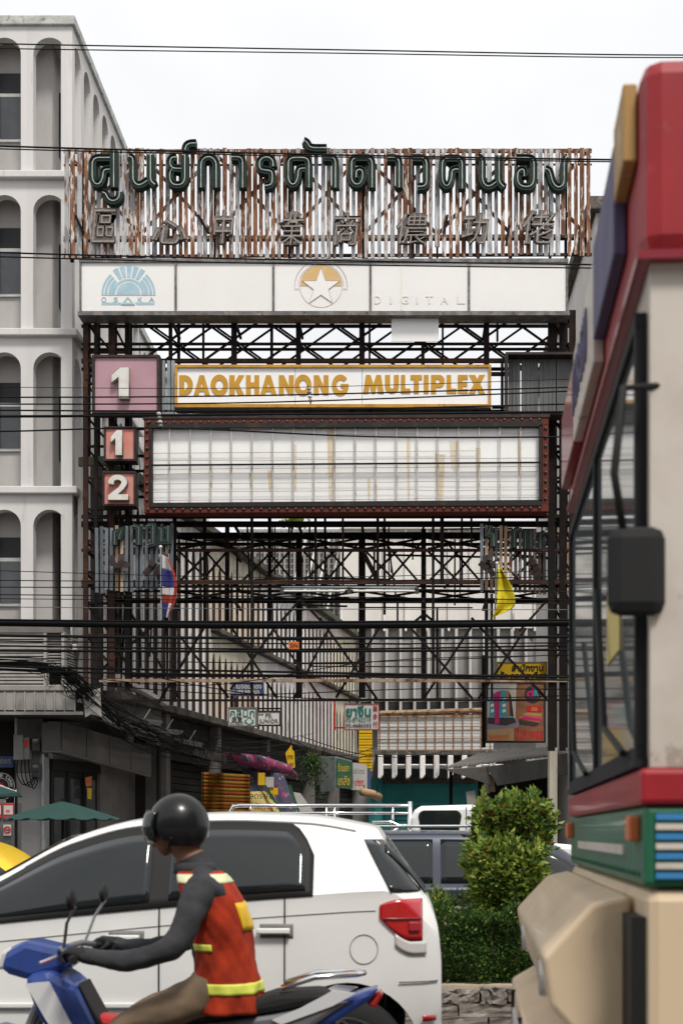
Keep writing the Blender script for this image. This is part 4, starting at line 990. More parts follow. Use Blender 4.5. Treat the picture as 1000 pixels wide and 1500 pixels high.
# ================================================================== projecting shop signs in the alley
def panel_sign(name, label, r, Y, face, frame='sign_frame', fw=1.2, d=.12, cat='sign', group=None):
    t = thing(name, label, cat, W((r[0]+r[2])/2, r[3], Y+d/2), group)
    B().pbox(r[0]+fw*.6, r[1]+fw*.6, r[2]-fw*.6, r[3]-fw*.6, Y, d).build('face', face, t)
    b = B()
    b.pbox(r[0]-fw, r[1]-fw, r[2]+fw, r[1]+fw*.55, Y-.02, d+.04).pbox(r[0]-fw, r[3]-fw*.55, r[2]+fw, r[3]+fw, Y-.02, d+.04)
    b.pbox(r[0]-fw, r[1]+fw*.55, r[0]+fw*.55, r[3]-fw*.55, Y-.02, d+.04).pbox(r[2]-fw*.55, r[1]+fw*.55, r[2]+fw, r[3]-fw*.55, Y-.02, d+.04)
    b.build('frame', frame, t); return t
def hang(t, x, y0, y1, Y):
    B().tube([W(x,y0,Y), W(x,y1,Y)], .02, 6).build('hanger', 'steel', t)
s = panel_sign('clinic_sign', 'white clinic sign with green Thai lettering and a cross', (335,1037,375,1063), 37.0, 'white_panel')
text('คลินิก', (337,1038.5,373,1050), 36.99, 'sign_teal', s, off=.0); text('医室', (340,1050,355,1057), 36.99, 'ink', s); text('CLINIC', (337,1057.5,357,1062), 36.99, 'ink', s)
cr_ = [(362,1051),(368,1051),(368,1054.5),(371.5,1054.5),(371.5,1060),(368,1060),(368,1063),(362,1063),(362,1060),(358.5,1060),(358.5,1054.5),(362,1054.5)]
B().ppoly([(x,y-.3) for x,y in cr_], 36.99, .006).build('cross', 'sign_teal', s)
B().ppoly([(365+(x-365)*.62,1056.7+(y-1057)*.62) for x,y in cr_], 36.982, .006).build('cross_fill', 'white_panel', s)
hang(s, 345, 1022, 1036, 37.05); hang(s, 368, 1022, 1036, 37.05)
s = panel_sign('junior_sign', 'small white sign reading junior beside the clinic sign', (377.5,1042,410,1062), 37.6, 'white_panel', 'frame_dark')
text('PS.', (389,1044.5,399,1051), 37.59, 'sign_frame', s, off=.01); text('JUNIOR', (379.5,1053,407.5,1060.5), 37.59, 'letter_side', s, off=.01); text('— —', (379,1045.5,386,1046.5), 37.59, 'ink', s)
B().bar(W(376,1038,37.65), W(412,1038,37.65), .04).build('hanger', 'steel', s)
s = panel_sign('office_sign', 'blue office sign with faded white Thai and Chinese lettering behind the cables', (316,1000,385,1018.5), 39.5, 'sign_blue', 'sign_blue', .6)
text('สำนักงานจอมทอง', (320,1000.5,383,1009), 39.49, 'letter_white', s, off=.01); text('貿易港務局', (322,1010.5,380,1017), 39.49, 'letter_white', s)
hang(s, 322, 985, 999, 39.6); hang(s, 379, 985, 999, 39.6)
s = panel_sign('medicine_sign', 'white sign with green Thai word and two phone numbers in red frame', (505,1031,554.5,1068.5), 36.0, 'white_panel', 'sign_red', .6)
text('ยาจีน', (506.5,1033,543,1050), 35.99, 'sign_teal', s, off=.03); text('02-8762210', (506.5,1051,543,1057), 35.99, 'sign_teal', s, off=.0); text('02-4686352', (506.5,1060,543.5,1065.5), 35.99, 'ink', s, off=.0)
for k, ch in enumerate('藥參行'): text(ch, (546,1033.5+k*11.5,552.5,1042+k*11.5), 35.99, 'sign_red', s)
B().bar(W(490,1066,36.05), W(505,1066,36.05), .04).build('bracket', 'sign_red', s); B().bar(W(490,1026,36.05), W(490,1070,36.05), .05).build('bracket', 'sign_red', s); hang(s, 512, 1022, 1030, 36.06); hang(s, 548, 1022, 1030, 36.06)
s = panel_sign('yellow_office_sign', 'yellow office sign with black Thai lettering above the hotel billboard', (728,970,800,1010), 33.5, 'sign_yellow', 'sign_frame', .8)
text('สำนักงาน', (749,972,795,983), 33.49, 'ink', s, off=.02); text('สัก กอแสงเรือง', (731,983,800,998), 33.49, 'ink', s, off=.03)
# hotel billboard
Yh = 32.8
s = panel_sign('hotel_billboard', 'printed billboard showing a bright hotel and a bed beside the gantry leg', (712,1000,797,1086), Yh, 'print_brown', 'frame_dark', 1.6)
def pr(name, pts, mat, lv): return B().ppoly(pts, Yh-.004*lv, .004).build(name, mat, s)
pr('print_sky', [(713,1001),(756,1001),(754,1060),(713,1066)], 'sky_print', 1)
pr('print_street', [(713,1052),(757,1052),(760,1062),(757,1066),(713,1069)], 'print_grey', 1.6)
pr('print_hotel', [(716,1049),(717,1025),(722,1016),(735,1011),(743,1012),(748,1020),(752,1050),(716,1050)], 'print_teal', 2)
pr('print_wing', [(741,1012),(744.5,1011.5),(746,1048),(742,1047)], 'print_orange', 3); pr('print_wing', [(745,1013),(748,1019),(752,1050),(746.3,1048)], 'print_dark', 3)
pr('print_ground_floor', [(714,1051),(752,1051),(756,1058),(740,1063),(714,1060)], 'print_dark', 2.6)
pr('print_tower', [(722,1018),(727,1013.5),(733,1012),(731,1040),(730.5,1060),(724,1061),(724,1040)], 'magenta', 4)
for r_ in range(3):
    for xx in (718.2, 735.5): pr('print_window', [(xx,1023.5+r_*8),(xx+4.6,1022.5+r_*8),(xx+4.6,1027+r_*8),(xx,1028+r_*8)], 'lightbox_clean', 3)
pr('print_seal', [(780+12.5*math.cos(a*.3142),1017+13*math.sin(a*.3142)) for a in range(20)], 'print_dark', 2)
text('d', (771,1008,781,1022), Yh-.010, 'magenta', s, off=.02, ext=.002); text('k', (782,1003,789,1021), Yh-.010, 'print_teal', s, off=.02, ext=.002)
pr('print_bed', [(758,1052),(772,1043),(794,1045),(790,1059)], 'print_orange', 2); pr('print_bed_stripe', [(761,1053),(767,1049),(792,1052),(791,1056)], 'magenta', 3)
pr('print_bed_stripe', [(765,1047),(769,1044.5),(793.5,1046.5),(793,1049)], 'print_tan', 3); pr('print_headboard', [(771,1034),(793,1034),(793,1042),(771,1042)], 'sign_red', 2)
pr('print_pillow', [(778,1036),(786,1036),(787,1042),(777,1042)], 'print_orange', 3); pr('print_bed_shadow', [(759,1054),(790,1060),(783,1064),(761,1061)], 'print_dark', 1.6)
pr('print_band', [(713,1069),(752,1066),(752,1085),(713,1085)], 'print_tan', 1); pr('print_band', [(752.3,1066),(796,1064),(796,1085),(752.3,1085)], 'print_brown', 1)
pr('print_arrow', [(714,1079.5),(721,1075),(721,1077.5),(745,1076),(745,1081.5),(721,1082),(721,1085)], 'print_orange', 2)
text('ดี.เค.เพลส', (754,1066,795,1083), Yh-.006, 'sign_red', s, off=.03, ext=.002)
B().bar(W(708,960,33.0), W(708,1095,33.0), .09).build('post', 'steel', s)
# hanging yellow banner, stall tarpaulins and small sign boxes along the alley
hb = thing('hanging_banner', 'small torn yellow banner hanging over the stalls', 'banner', W(425, 1126, 40))
B().ppoly([(418,1103),(427,1091),(428,1098),(431,1101),(432,1124),(423,1127)], 40, .02).build('cloth', 'sign_yellow', hb)
text('ขาย', (421,1106,429,1111), 39.99, 'ink', hb); text('ลด', (424,1117,430,1122), 39.99, 'sign_blue', hb)
B().tube([W(425,1080,40.05), W(427,1092,40.05)], .012, 5).build('cord', 'cable', hb)
st = thing('striped_tarpaulin', 'orange and yellow striped tarpaulin curtain in front of a stall', 'tarpaulin', W(330, 1200, 36.5))
for k in range(13):
    y0 = 1131+k*5.4
    def tp(u, v, y0=y0): return W(296+u*70-8*v*0, y0+5.5*v+4*u*(1-k/13), 36.4 + .12*math.sin(9*u+.5) + .05*math.sin(23*u))
    B().grid(tp, 22, 1).build('stripe', 'tarp_orange' if k % 2 else 'tarp_yellow', st, smooth=True, solid=.008)
for x in (297, 365): B().tube([W(x,1126,36.5), W(x,1262,36.5)], .03, 6).build('pole', 'steel', st)
aw1 = thing('patterned_awning', 'pink and indigo patterned cloth awning rolled over the stall', 'awning', W(390, 1110, 38.5))
B().tube([W(327,1105,37.2), W(352,1112,37.8), W(380,1117,38.6), W(420,1128,40), W(434,1137,40.6)], [.05,.16,.2,.17,.06], 10).build('roll', 'cloth_pink', aw1, smooth=True)
pw = thing('printed_stall_sheet', 'indigo printed plastic sheet with yellow posters hanging at the stall', 'sheet', W(400, 1200, 38.6))
B().grid(lambda u, v: W(352+u*62+v*26, 1122+v*70+8*u, 38.3+1.2*u+.1*math.sin(14*u)), 20, 10).build('sheet', 'cloth_mix', pw, smooth=True, solid=.008)
B().add([W(362,1160,38.1),W(398,1158,38.5),W(414,1196,38.5),W(364,1196,38.1)], [(0,1,2,3)]).build('poster', 'poster_yellow', pw, solid=.01)
text('ลดราคา', (366,1163,400,1170), 38.05, 'ink', pw); text('เสื้อผ้า', (368,1176,406,1186), 38.05, 'sign_red', pw)
B().pbox(378,1132,388,1150,38.2,.01).build('poster', 'sign_yellow', pw); B().pbox(389,1138,401,1153,38.3,.01).build('poster', 'flag_white', pw); B().pbox(396,1154,407,1164,38.35,.01).build('poster', 'sign_yellow', pw)
B().bar(W(388,1150,38.2), W(416,1196,38.2), .06).build('edge_tape', 'sign_green', pw); B().bar(W(424,1150,38.6), W(440,1196,38.6), .06).build('edge_tape', 'sign_green', pw)
B().add([W(430,1160,39.0),W(440,1162,39.0),W(464,1196,39.0),W(436,1196,39.0)], [(0,1,2,3)]).build('poster', 'flag_white', pw, solid=.01)
bx = thing('green_sign_box', 'green sign box with yellow Thai lettering hanging from the shophouse', 'sign', W(490, 1160, 44))
B().add([W(466,1110,43.4),W(492,1110,43.0),W(492,1158,43.0),W(470,1160,43.4)], [(0,1,2,3)]).build('end_plate', 'galv', bx, solid=.06)
B().add([W(492.5,1112,43.0),W(515,1116,44.6),W(515,1156,44.6),W(492.5,1154,43.0)], [(0,1,2,3)]).build('face', 'sign_green', bx, solid=.06)
B().add([W(466,1109,43.4),W(492,1109,43.0),W(515,1115,44.6),W(490,1115,45)], [(0,1,2,3)]).build('top_plate', 'galv', bx, solid=.05)
text('ร้านยา', (495,1118,511,1130), 42.9, 'sign_yellow', bx); text('เภสัช', (495,1136,512,1150), 42.9, 'sign_yellow', bx)
bx = thing('white_sign_box', 'pale sign box with grey and red lettering next to the green sign box', 'sign', W(525, 1160, 45))
B().add([W(515.5,1117,44.7),W(536,1121,45.6),W(536,1158,45.6),W(515.5,1157,44.7)], [(0,1,2,3)]).build('face', 'flag_white', bx, solid=.08)
text('คลินิกทันตกรรม', (517,1125,534,1134), 44.5, 'sign_frame', bx, off=.02); text('๑๒๓', (519,1141,532,1152), 44.5, 'sign_red', bx, off=.02)
bx = thing('blue_sign_strip', 'narrow blue sign strip beside the pale sign box', 'sign', W(540, 1158, 46))
B().add([W(536.5,1126,45.7),W(541,1127,46),W(541,1156,46),W(536.5,1156,45.7)], [(0,1,2,3)]).build('face', 'sign_blue', bx, solid=.08)
B().tube([W(537,1158,45.8), W(541,1158,45.8)], .04, 6).build('bracket', 'steel', bx)
ab = thing('rolled_blind', 'rolled tan canvas blind below the sign boxes', 'blind', W(540, 1168, 45)); B().tube([W(530,1160,44.8), W(545,1163,45.2), W(555,1168,45.6)], .13, 10).build('roll', 'print_tan', ab, smooth=True)
for x in (533, 552): B().tube([W(x,1150,45), W(x,1162,45)], .015, 5).build('cord', 'cable', ab)
ys = thing('yellow_column', 'column wrapped with yellow banner lines at the alley end', 'column', W(534, 1130, 50))
for k in range(14): B().pbox(525.5, 1070+k*4.3, 545, 1073.6+k*4.3, 50+.02*(k % 2), .1).build('strip', 'sign_yellow', ys)
B().pbox(527, 1069, 544, 1131, 50.12, .25).build('core', 'dark_wall', ys)
# hut with corrugated roof on the right
Yk = 38.0
hu = thing('corrugated_hut', 'kiosk with rusty corrugated roof in front of the teal shopfront', 'kiosk', W(740, 1262, 39))
def rf(u, v):
    x = 652 + u*190; return W(x, 1125-22*u+ (1-v)*0, 36.4) .lerp(W(700+u*180, 1104-16*u, 40.5), v) + Vector((0,0,.022*math.sin(u*190*.9)))
B().grid(rf, 90, 3).build('roof', 'corrugated', hu, smooth=True, solid=.02)
B().add([W(652,1127,36.4),W(713,1123,36.4),W(720,1150,36.5),W(660,1130,36.5)], [(0,1,2,3)]).build('gable_board', 'corrugated', hu, solid=.04)
B().add([W(712,1123,36.38),W(845,1106,36.38),W(845,1132,36.3),W(728,1151,36.3)], [(0,1,2,3)]).build('fascia', 'sheet_grey', hu, solid=.05)
for x in (660, 702, 780, 838): B().tube([W(x,1128,36.9), W(x,1266,36.9)], .05, 6).build('post', 'steel', hu)
B().pbox(700, 1134, 840, 1262, 38.5, .1).build('back_wall', 'dark_wall', hu)
for x0, y0, x1, y1, m_ in ((707,1138,714,1162,'galv'),(714,1136,722,1160,'pipe_rust'),(682,1160,695,1180,'flag_white')):
    B().add([W(x0,y0,36.7),W(x1,y0-2,36.7),W(x1+3,y1,36.7),W(x0+2,y1,36.7)], [(0,1,2,3)]).build('leaning_board', m_, hu, solid=.03)
# ================================================================== corner shop fittings
pa = thing('green_parasol', 'wide dark green market parasol in front of the corner shop', 'parasol', W(92, 1290, 26.5))
Yp = 26.5; cc = W(92, 1174, Yp); R_ = pm(84, Yp)
n = 16
for k in range(n):
    a0, a1 = 2*math.pi*k/n, 2*math.pi*(k+1)/n
    def gp_(u, v): 
        a = a0+(a1-a0)*v; r = R_*u; sag = .035*math.sin(math.pi*v)*u
        return cc + Vector((math.cos(a)*r, math.sin(a)*r*.98, -pm(25,Yp)*(u**1.12) - sag))
    B().grid(gp_, 6, 3).build('canopy_panel', 'parasol', pa, solid=.006)
    B().tube([cc+Vector((0,0,-.02)), cc+Vector((math.cos(a0)*R_*.98, math.sin(a0)*R_*.96, -pm(25,Yp)-.02))], .010, 4).build('rib', 'steel', pa)
B().tube([cc+Vector((0,0,.05)), Vector((cc.x,cc.y,.15))], .025, 8).build('pole', 'steel', pa)
B().lathe([(.03,0),(.3,.0),(.3,.08),(.06,.12),(.04,.3)], (cc.x,cc.y,.15), 14).build('base', 'meter', pa)
B().sphere(cc+Vector((0,0,.02)), .025).build('finial', 'parasol', pa)
p2 = thing('white_stall_parasol', 'edge of a pale vendor stall roof at the far left', 'stall', W(0, 1290, 27.5))
B().add([W(-90,1150,27.3),W(0,1152,27.3),W(30,1162,27.2),W(33,1167,27.2),W(-90,1170,27.2)], [(0,1,2,3,4)]).build('roof', 'parasol', p2, solid=.05)
B().add([W(-90,1148,27.5),W(2,1150,27.4),W(26,1160,27.25),W(-90,1162,27.3)], [(0,1,2,3)]).build('cover', 'canopy', p2, solid=.02)
B().pbox(-60, 1172, 8, 1175.5, 27.4, .05).build('lamp_strip', 'tube_white', p2)
B().pbox(-60, 1176, 22, 1262, 27.9, .5).build('counter', 'sheet_grey', p2)
for x0, x1, m_ in ((-25,2.5,'sign_red'),(5,20,'sign_red')):
    o = B().pbox(x0, 1177, x1, 1198, 27.85, .03).build('menu_board', m_, p2); B().pbox(x0+1, 1180, x1-1, 1193, 27.84, .01).build('menu_photo', 'flag_white', o); B().pbox(x0+4, 1186, x1-5, 1190, 27.835, .005).build('menu_dish', 'print_orange', o)
o = B().pbox(5.5, 1208, 16.5, 1224, 27.85, .02).build('no_smoking_sign', 'flag_white', p2)
B().lathe([(.05,0),(.072,0),(.072,.004),(.05,.004)], (wx(11,27.84), 27.835, wz(1215.5,27.84)), 16, 'y').build('ring', 'sign_red', o); B().bar(W(8,1212,27.832), W(14,1219,27.832), .015, .004).build('slash', 'sign_red', o); B().bar(W(8,1216,27.84), W(14.5,1215,27.84), .012, .004).build('cigarette', 'ink', o)
B().tube([(wx(-40,27.4),27.4,.15), W(-40,1160,27.4)], .04, 6).build('post', 'steel', p2); B().tube([(wx(24,27.5),27.5,.15), W(24,1164,27.5)], .03, 6).build('post', 'steel', p2)
cf = thing('cafe_sign', 'round black cafe sign with white ring lettering at the left edge', 'sign', W(2, 1152, 29.1))
Yq = 29.1
def disc(r, Y, d=.02, n=28): return B().prism([(wx(2,Yq)+r*math.cos(2*math.pi*k/n), wz(1152,Yq)+r*math.sin(2*math.pi*k/n)) for k in range(n)], Y, Y+d)
disc(pm(21,Yq), Yq, .05).build('disc', 'ink', cf)
for r in (20, 12.3): B().lathe([(pm(r-.7,Yq),0),(pm(r,Yq),0),(pm(r,Yq),.006),(pm(r-.7,Yq),.006)], (wx(2,Yq), Yq-.008, wz(1152,Yq)), 28, 'y').build('ring', 'flag_white', cf)
for k, ch in enumerate('THE CAFE'):
    if ch == ' ': continue
    a = math.radians(118 - k*15.5); r = 16; x, y = 2+r*math.cos(a), 1152-r*math.sin(a)
    o = text(ch, (x-2, y-2.6, x+2, y+2.6), Yq-.002, 'flag_white', cf, off=.02)
for k in range(2): B().ppoly([(0+k*3.2,1147),(1.6+k*3.2,1146),(2.2+k*3.2,1153),(.8+k*3.2,1153)], Yq-.006, .005).build('steam', 'sign_red', cf)
text('885', (0,1112,17,1119), 29.3, 'sign_frame', cf, off=.02)
B().pbox(-60, 1108, 20, 1124, 29.32, .1).build('number_board', 'sign_blue', cf)
mb = thing('meter_boxes', 'grey electricity meter boxes with looped cables on the shop pillar', 'meter', W(40, 1145, 29.1))
B().pbox(20, 1076, 34, 1113, 28.85, .3).build('cabinet', 'meter', mb, bevel=.01); B().pbox(34.3, 1080, 43, 1113, 28.9, .25).build('cabinet_door', 'meter', mb, bevel=.01)
B().pbox(36.5, 1084, 42, 1095, 28.89, .01).build('notice', 'sign_red', mb)
for r in ((46,1080,58,1100),(46,1118,58,1140)):
    o = B().pbox(*r, 28.95, .2).build('meter', 'meter_dark', mb, bevel=.02)
    B().lathe([(0.001,0),(.07,0),(.07,-.04),(0.001,-.05)], (wx((r[0]+r[2])/2,28.9), 28.94, wz(r[1]+7,28.9)), 14, 'y').build('dial', 'glass_dark', o); B().pbox(r[0]+4, r[1]+10, r[2]-4, r[1]+12, 28.93, .01).build('label_plate', 'flag_white', o)
for k in range(4):
    x = 27+k*5; B().tube(smooth_pts([W(x,1112,28.88), W(x-1+k,1135,28.86), W(x+7,1149+2*k,28.85), W(x+16-k,1146,28.86), W(50+k,1138,28.9)]), .012, 5).build('cable', 'cable', mb, smooth=True)
B().tube([W(24,1050,28.95), W(24,1076,28.95)], .03, 6).build('conduit', 'galv', mb)
dp = thing('orange_poster', 'torn orange poster stuck on the dark glass door', 'poster', W(130, 1172, 31))
B().add([W(125,1139,30.75),W(134.5,1137,31.05),W(134,1151,31.05),W(126.5,1152,30.75)], [(0,1,2,3)]).build('sheet', 'print_orange', dp, solid=.01); B().add([W(128,1154,30.8),W(134.5,1155,31.05),W(134,1171,31.05),W(129,1170,30.8)], [(0,1,2,3)]).build('sheet', 'sign_yellow', dp, solid=.01)
# fluorescent battens hung under the alley awning
for (x0,y0,x1,y1,Y,lab) in ((183,1051,238,1058,30.5,'upper dusty batten lamp over the corner shop awning'),(219,1067,268,1072,31.5,'middle dusty batten lamp over the corner shop awning'),(255,1082,298,1090,33,'lower dusty batten lamp over the corner shop awning')):
    t = thing('batten_lamp', lab, 'lamp', W((x0+x1)/2,(y0+y1)/2,Y), 'batten lamps over the awning')
    B().bar(W(x0,y0,Y), W(x1,y1,Y), .06).build('housing', 'meter', t); B().tube([W(x0+3,y0+3.4,Y), W(x1-3,y1+3.2,Y)], .02, 6).build('tube', 'canopy', t)
    B().bar(W((x0+x1)/2,(y0+y1)/2,Y), W((x0+x1)/2+10,(y0+y1)/2-16,Y+.1), .025).build('bracket', 'galv', t)
# ================================================================== overhead cables
YCAB = 27.0
def cable(pts, wpx, label, Y=YCAB, mat='cable', group='overhead cables along the street', name='overhead_cable', wob=0.0):
    """pts: (px, py) control points; a smooth catenary-like line through them, carried past the frame"""
    (x0,y0),(x1,y1) = pts[0], pts[-1]
    P_ = [(x0-260, y0-(pts[1][1]-y0)/(pts[1][0]-x0)*260 - 4)] + list(pts) if x0 <= 0 else list(pts)
    if x1 >= 880: P_ = P_ + [(x1+260, y1+(y1-pts[-2][1])/(x1-pts[-2][0])*260 - 4)]
    out = []
    for i in range(len(P_)-1):
        a = P_[max(i-1,0)]; b = P_[i]; c = P_[i+1]; d = P_[min(i+2,len(P_)-1)]
        n_ = 6
        for k in range(n_):
            t = k/n_
            q = [.5*((2*b[j]) + (-a[j]+c[j])*t + (2*a[j]-5*b[j]+4*c[j]-d[j])*t*t + (-a[j]+3*b[j]-3*c[j]+d[j])*t**3) for j in (0,1)]
            out.append(W(q[0], q[1]+random.uniform(-wob,wob), Y + random.uniform(-wob,wob)*.02))
    out.append(W(P_[-1][0], P_[-1][1], Y))
    return B().tube(out, pm(wpx/2,Y), 6).build(name, mat, smooth=True, label=label, cat='cable', group=group)
CABS = [
 ([(0,64),(500,73),(900,80)], 1.9, 'uppermost thin cable crossing the white sky', 26.4), ([(0,71),(500,78),(900,84)], 1.6, 'second thin cable just below the uppermost in the sky', 26.4),
 ([(0,214),(450,226),(900,234)], 2.6, 'upper cable of the pair crossing the big Thai letters', 26.6), ([(0,218),(450,229),(900,237)], 1.8, 'lower cable of the pair crossing the big Thai letters', 26.6),
 ([(0,370),(400,380),(900,388)], 2.4, 'upper cable of the pair above the white light box', 26.6), ([(0,376),(400,386),(900,393)], 2.0, 'lower cable of the pair above the white light box', 26.6),
 ([(0,567),(400,568),(900,553)], 1.0, 'thinnest wire crossing the gold cinema letters', 26.4), ([(0,582),(400,579),(900,565)], 2.2, 'upper cable crossing the large mauve number sign', 26.8),
 ([(0,592),(400,589),(900,570)], 2.2, 'middle cable crossing the large mauve number sign', 26.8), ([(0,601),(400,601),(900,590)], 2.4, 'lower cable crossing the large mauve number sign', 26.8),
 ([(0,610),(400,607),(900,603)], 4.0, 'thick cable running along the top of the marquee', 26.9), ([(0,632),(240,627),(560,640),(900,639)], 2.4, 'sagging cable across the upper marquee panels', 26.7),
 ([(0,836),(450,846),(900,832)], 1.2, 'thin wire at the level of the flag tops', 26.5), ([(0,850),(450,852),(900,842)], 1.5, 'wire just above the lower gantry beam', 26.5),
 ([(0,860),(450,861),(900,868)], 1.6, 'wire across the middle of the Thai flag', 26.6), ([(0,871),(450,874),(900,880)], 1.6, 'wire below the fluorescent batten', 26.6),
 ([(0,877),(450,880),(900,886)], 1.2, 'thin wire through the lower yellow flag', 26.6), ([(0,889),(450,892),(900,893)], 1.2, 'pale grey wire just above the thick cable bundle', 26.6, 'cable_grey'),
 ([(0,913),(450,917),(900,912)], 9.5, 'thickest black cable bundle crossing below the flags', 27.0), ([(0,908),(450,911),(900,907)], 3.2, 'cable lying on top of the thickest bundle', 26.9),
 ([(0,931),(450,935),(900,932)], 4.6, 'second thick cable below the thickest bundle', 26.9), ([(0,939),(450,943),(900,941)], 2.2, 'thin cable below the second thick cable', 27.0),
 ([(0,946),(450,951),(900,944)], 2.8, 'cable at the level of the orange tag', 27.1), ([(0,953),(450,954),(900,951)], 4.2, 'thick cable under the orange tag', 27.0),
 ([(0,963),(450,971),(900,956)], 1.6, 'slack thin cable below the orange tag', 27.0), ([(0,976),(120,979),(450,985),(900,993)], 3.6, 'cable sloping down past the yellow office sign', 27.1),
 ([(0,981),(120,985),(450,990),(900,997)], 3.0, 'lower cable sloping down past the yellow office sign', 27.2), ([(130,1002),(350,1017),(620,1009),(900,1010)], 1.6, 'low slack wire above the clinic sign', 27.6),
 ([(60,985),(300,1004),(560,968),(900,958)], 1.4, 'wire rising to the right behind the orange tag', 27.6),
 ([(150,975),(400,1020),(720,1022),(900,1015)], 1.6, 'lowest slack wire crossing above the white signs', 27.6),
]
for c in CABS: cable(c[0], c[1], c[2], c[3], c[4] if len(c) > 4 else 'cable')
# insulators on the marquee cable
for x, y, lab in ((233,612,'white insulator string beside the mauve number sign'),(452,575,'white insulator string in front of the gold letters')):
    t = thing('insulator', lab, 'insulator', W(x, y+12, 26.7), 'cable insulators')
    for k in range(4): B().sphere(W(x+k*.9, y-6+k*6, 26.7), .045, 10, 6, (1,1,.7)).build('disc', 'flag_white' if k % 2 == 0 else 'meter', t, smooth=True)
    B().tube([W(x-1,y-10,26.7), W(x+3,y+17,26.7)], .012, 5).build('rod', 'steel', t)
# drooping tangle over the canopy, running into the alley
tg = thing('cable_tangle', 'messy drooping bundle of black cables over the ribbed canopy running into the alley', 'cables', W(150, 1040, 28.2))
path = [(-40,973,27.4),(40,974,27.4),(80,982,27.5),(110,1000,27.8),(150,1037,28.6),(190,1066,30),(240,1088,32),(300,1102,35),(380,1108,40),(450,1104,46)]
for k in range(40):
    thick = random.choice([.005,.006,.008,.011,.016]); j0 = 0 if random.random() < .55 else random.choice([1,2,3,4,5]); j1 = len(path) if random.random() < .6 else random.choice([6,7,8])
    pts = []; dr = random.gauss(0, 4); ph = random.uniform(0, 6.28)
    for j, (x, y, Y) in enumerate(path[j0:max(j1,j0+3)], j0):
        sp = 2.5 + 2.2*min(j, 5)
        dr += random.gauss(0, sp*.55); dr *= .86
        pts.append(W(x + random.gauss(0, sp*.5), y + dr + sp*.6*math.sin(ph+j*1.1), Y + random.uniform(-.3,.12)))
    B().tube(smooth_pts(pts), thick, 5).build('cable', 'cable', tg, smooth=True)
for k in range(46):                                  # loose loops
    x = random.uniform(60, 300); y = 985 + (x-60)*.42 + random.uniform(-14,14); Y = 28 + max(0,(x-120))*.022
    r1, r2 = random.uniform(8,30), random.uniform(5,22)
    B().tube(smooth_pts([W(x,y,Y), W(x+r1*.3,y+r2,Y-.05), W(x+r1*.8,y+r2*1.1,Y), W(x+r1*1.3,y+r2*.2,Y+.05), W(x+r1*.9,y-r2*.5,Y+.05)]), .006, 4).build('loose_wire', 'cable', tg)
for x_, y_ in ((62,974),(88,980),(104,993)): B().sphere(W(x_,y_,27.55), .07, 10, 6, (1.8,.7,.6)).build('splice', 'cable', tg, smooth=True)
# slack service wires in the depth of the alley
for k, (x0,y0,Y0,x1,y1,Y1,lab) in enumerate(((200,1088,31,470,1108,46,'upper service wire along the dark alley shopfronts'),(215,1096,31.5,480,1102,47,'second service wire along the dark alley shopfronts'),
     (160,1050,29.5,420,1090,42,'service wire under the finned shophouse slab'),(430,1085,42,545,1096,50,'wire above the green sign box'),(430,1092,42,545,1104,50,'lower wire above the green sign box'),(440,1078,42,640,1103,48,'long wire past the white medicine sign'))):
    a, b = W(x0,y0,Y0), W(x1,y1,Y1)
    B().tube([a.lerp(b,t) - Vector((0,0,.35*math.sin(math.pi*t))) for t in [i/12 for i in range(13)]], .014, 5).build('service_wire', 'cable', label=lab, cat='cable', group='service wires in the alley')
# weeds on the ledge near the sign boxes
def leaves(b, n, fn, size, stretch=1.9):
    for _ in range(n):
        p, nn = fn(); L = size*random.uniform(.45,1.5)
        d = (nn + Vector((random.gauss(0,.6), random.gauss(0,.6), random.gauss(.15,.6)))).normalized()
        s = d.cross(Vector((random.gauss(0,1),random.gauss(0,1),random.gauss(0,1)))).normalized()*L/stretch/2
        up = s.cross(d).normalized()*L*.12
        b.add([p, p + d*L*.45 + s + up, p + d*L, p + d*L*.45 - s + up], [(0,1,2),(0,2,3)])
    return b
wd = thing('ledge_weeds', 'straggly green weeds growing from the awning beside the green sign box', 'weeds', W(460, 1150, 42.5))
leaves(B(), 420, lambda: (W(random.gauss(458,9), 1105+abs(random.gauss(0,22)), 42.5+random.uniform(-.3,.3)), Vector((0,-.3,-.5))), .14, 3).build('foliage', 'foliage_dark', wd)
for k in range(5): B().tube([W(452+k*4,1098,42.5), W(454+k*4,1120,42.4), W(458+k*3,1150,42.4)], .012, 4).build('stem', 'bark', wd)
gt = thing('roof_plant', 'small green plant growing on top of the grey lattice block', 'plant', W(428, 772, 58.3))
leaves(B(), 260, lambda: (W(random.gauss(430,7), 768+random.gauss(0,3), 58.6+random.uniform(-.2,.3)), Vector((0,-.2,.8))), .22).build('foliage', 'foliage', gt)
for k in range(3): B().tube([W(423+k*6,774,58.6), W(424+k*6,766,58.6)], .02, 4).build('stem', 'bark', gt)
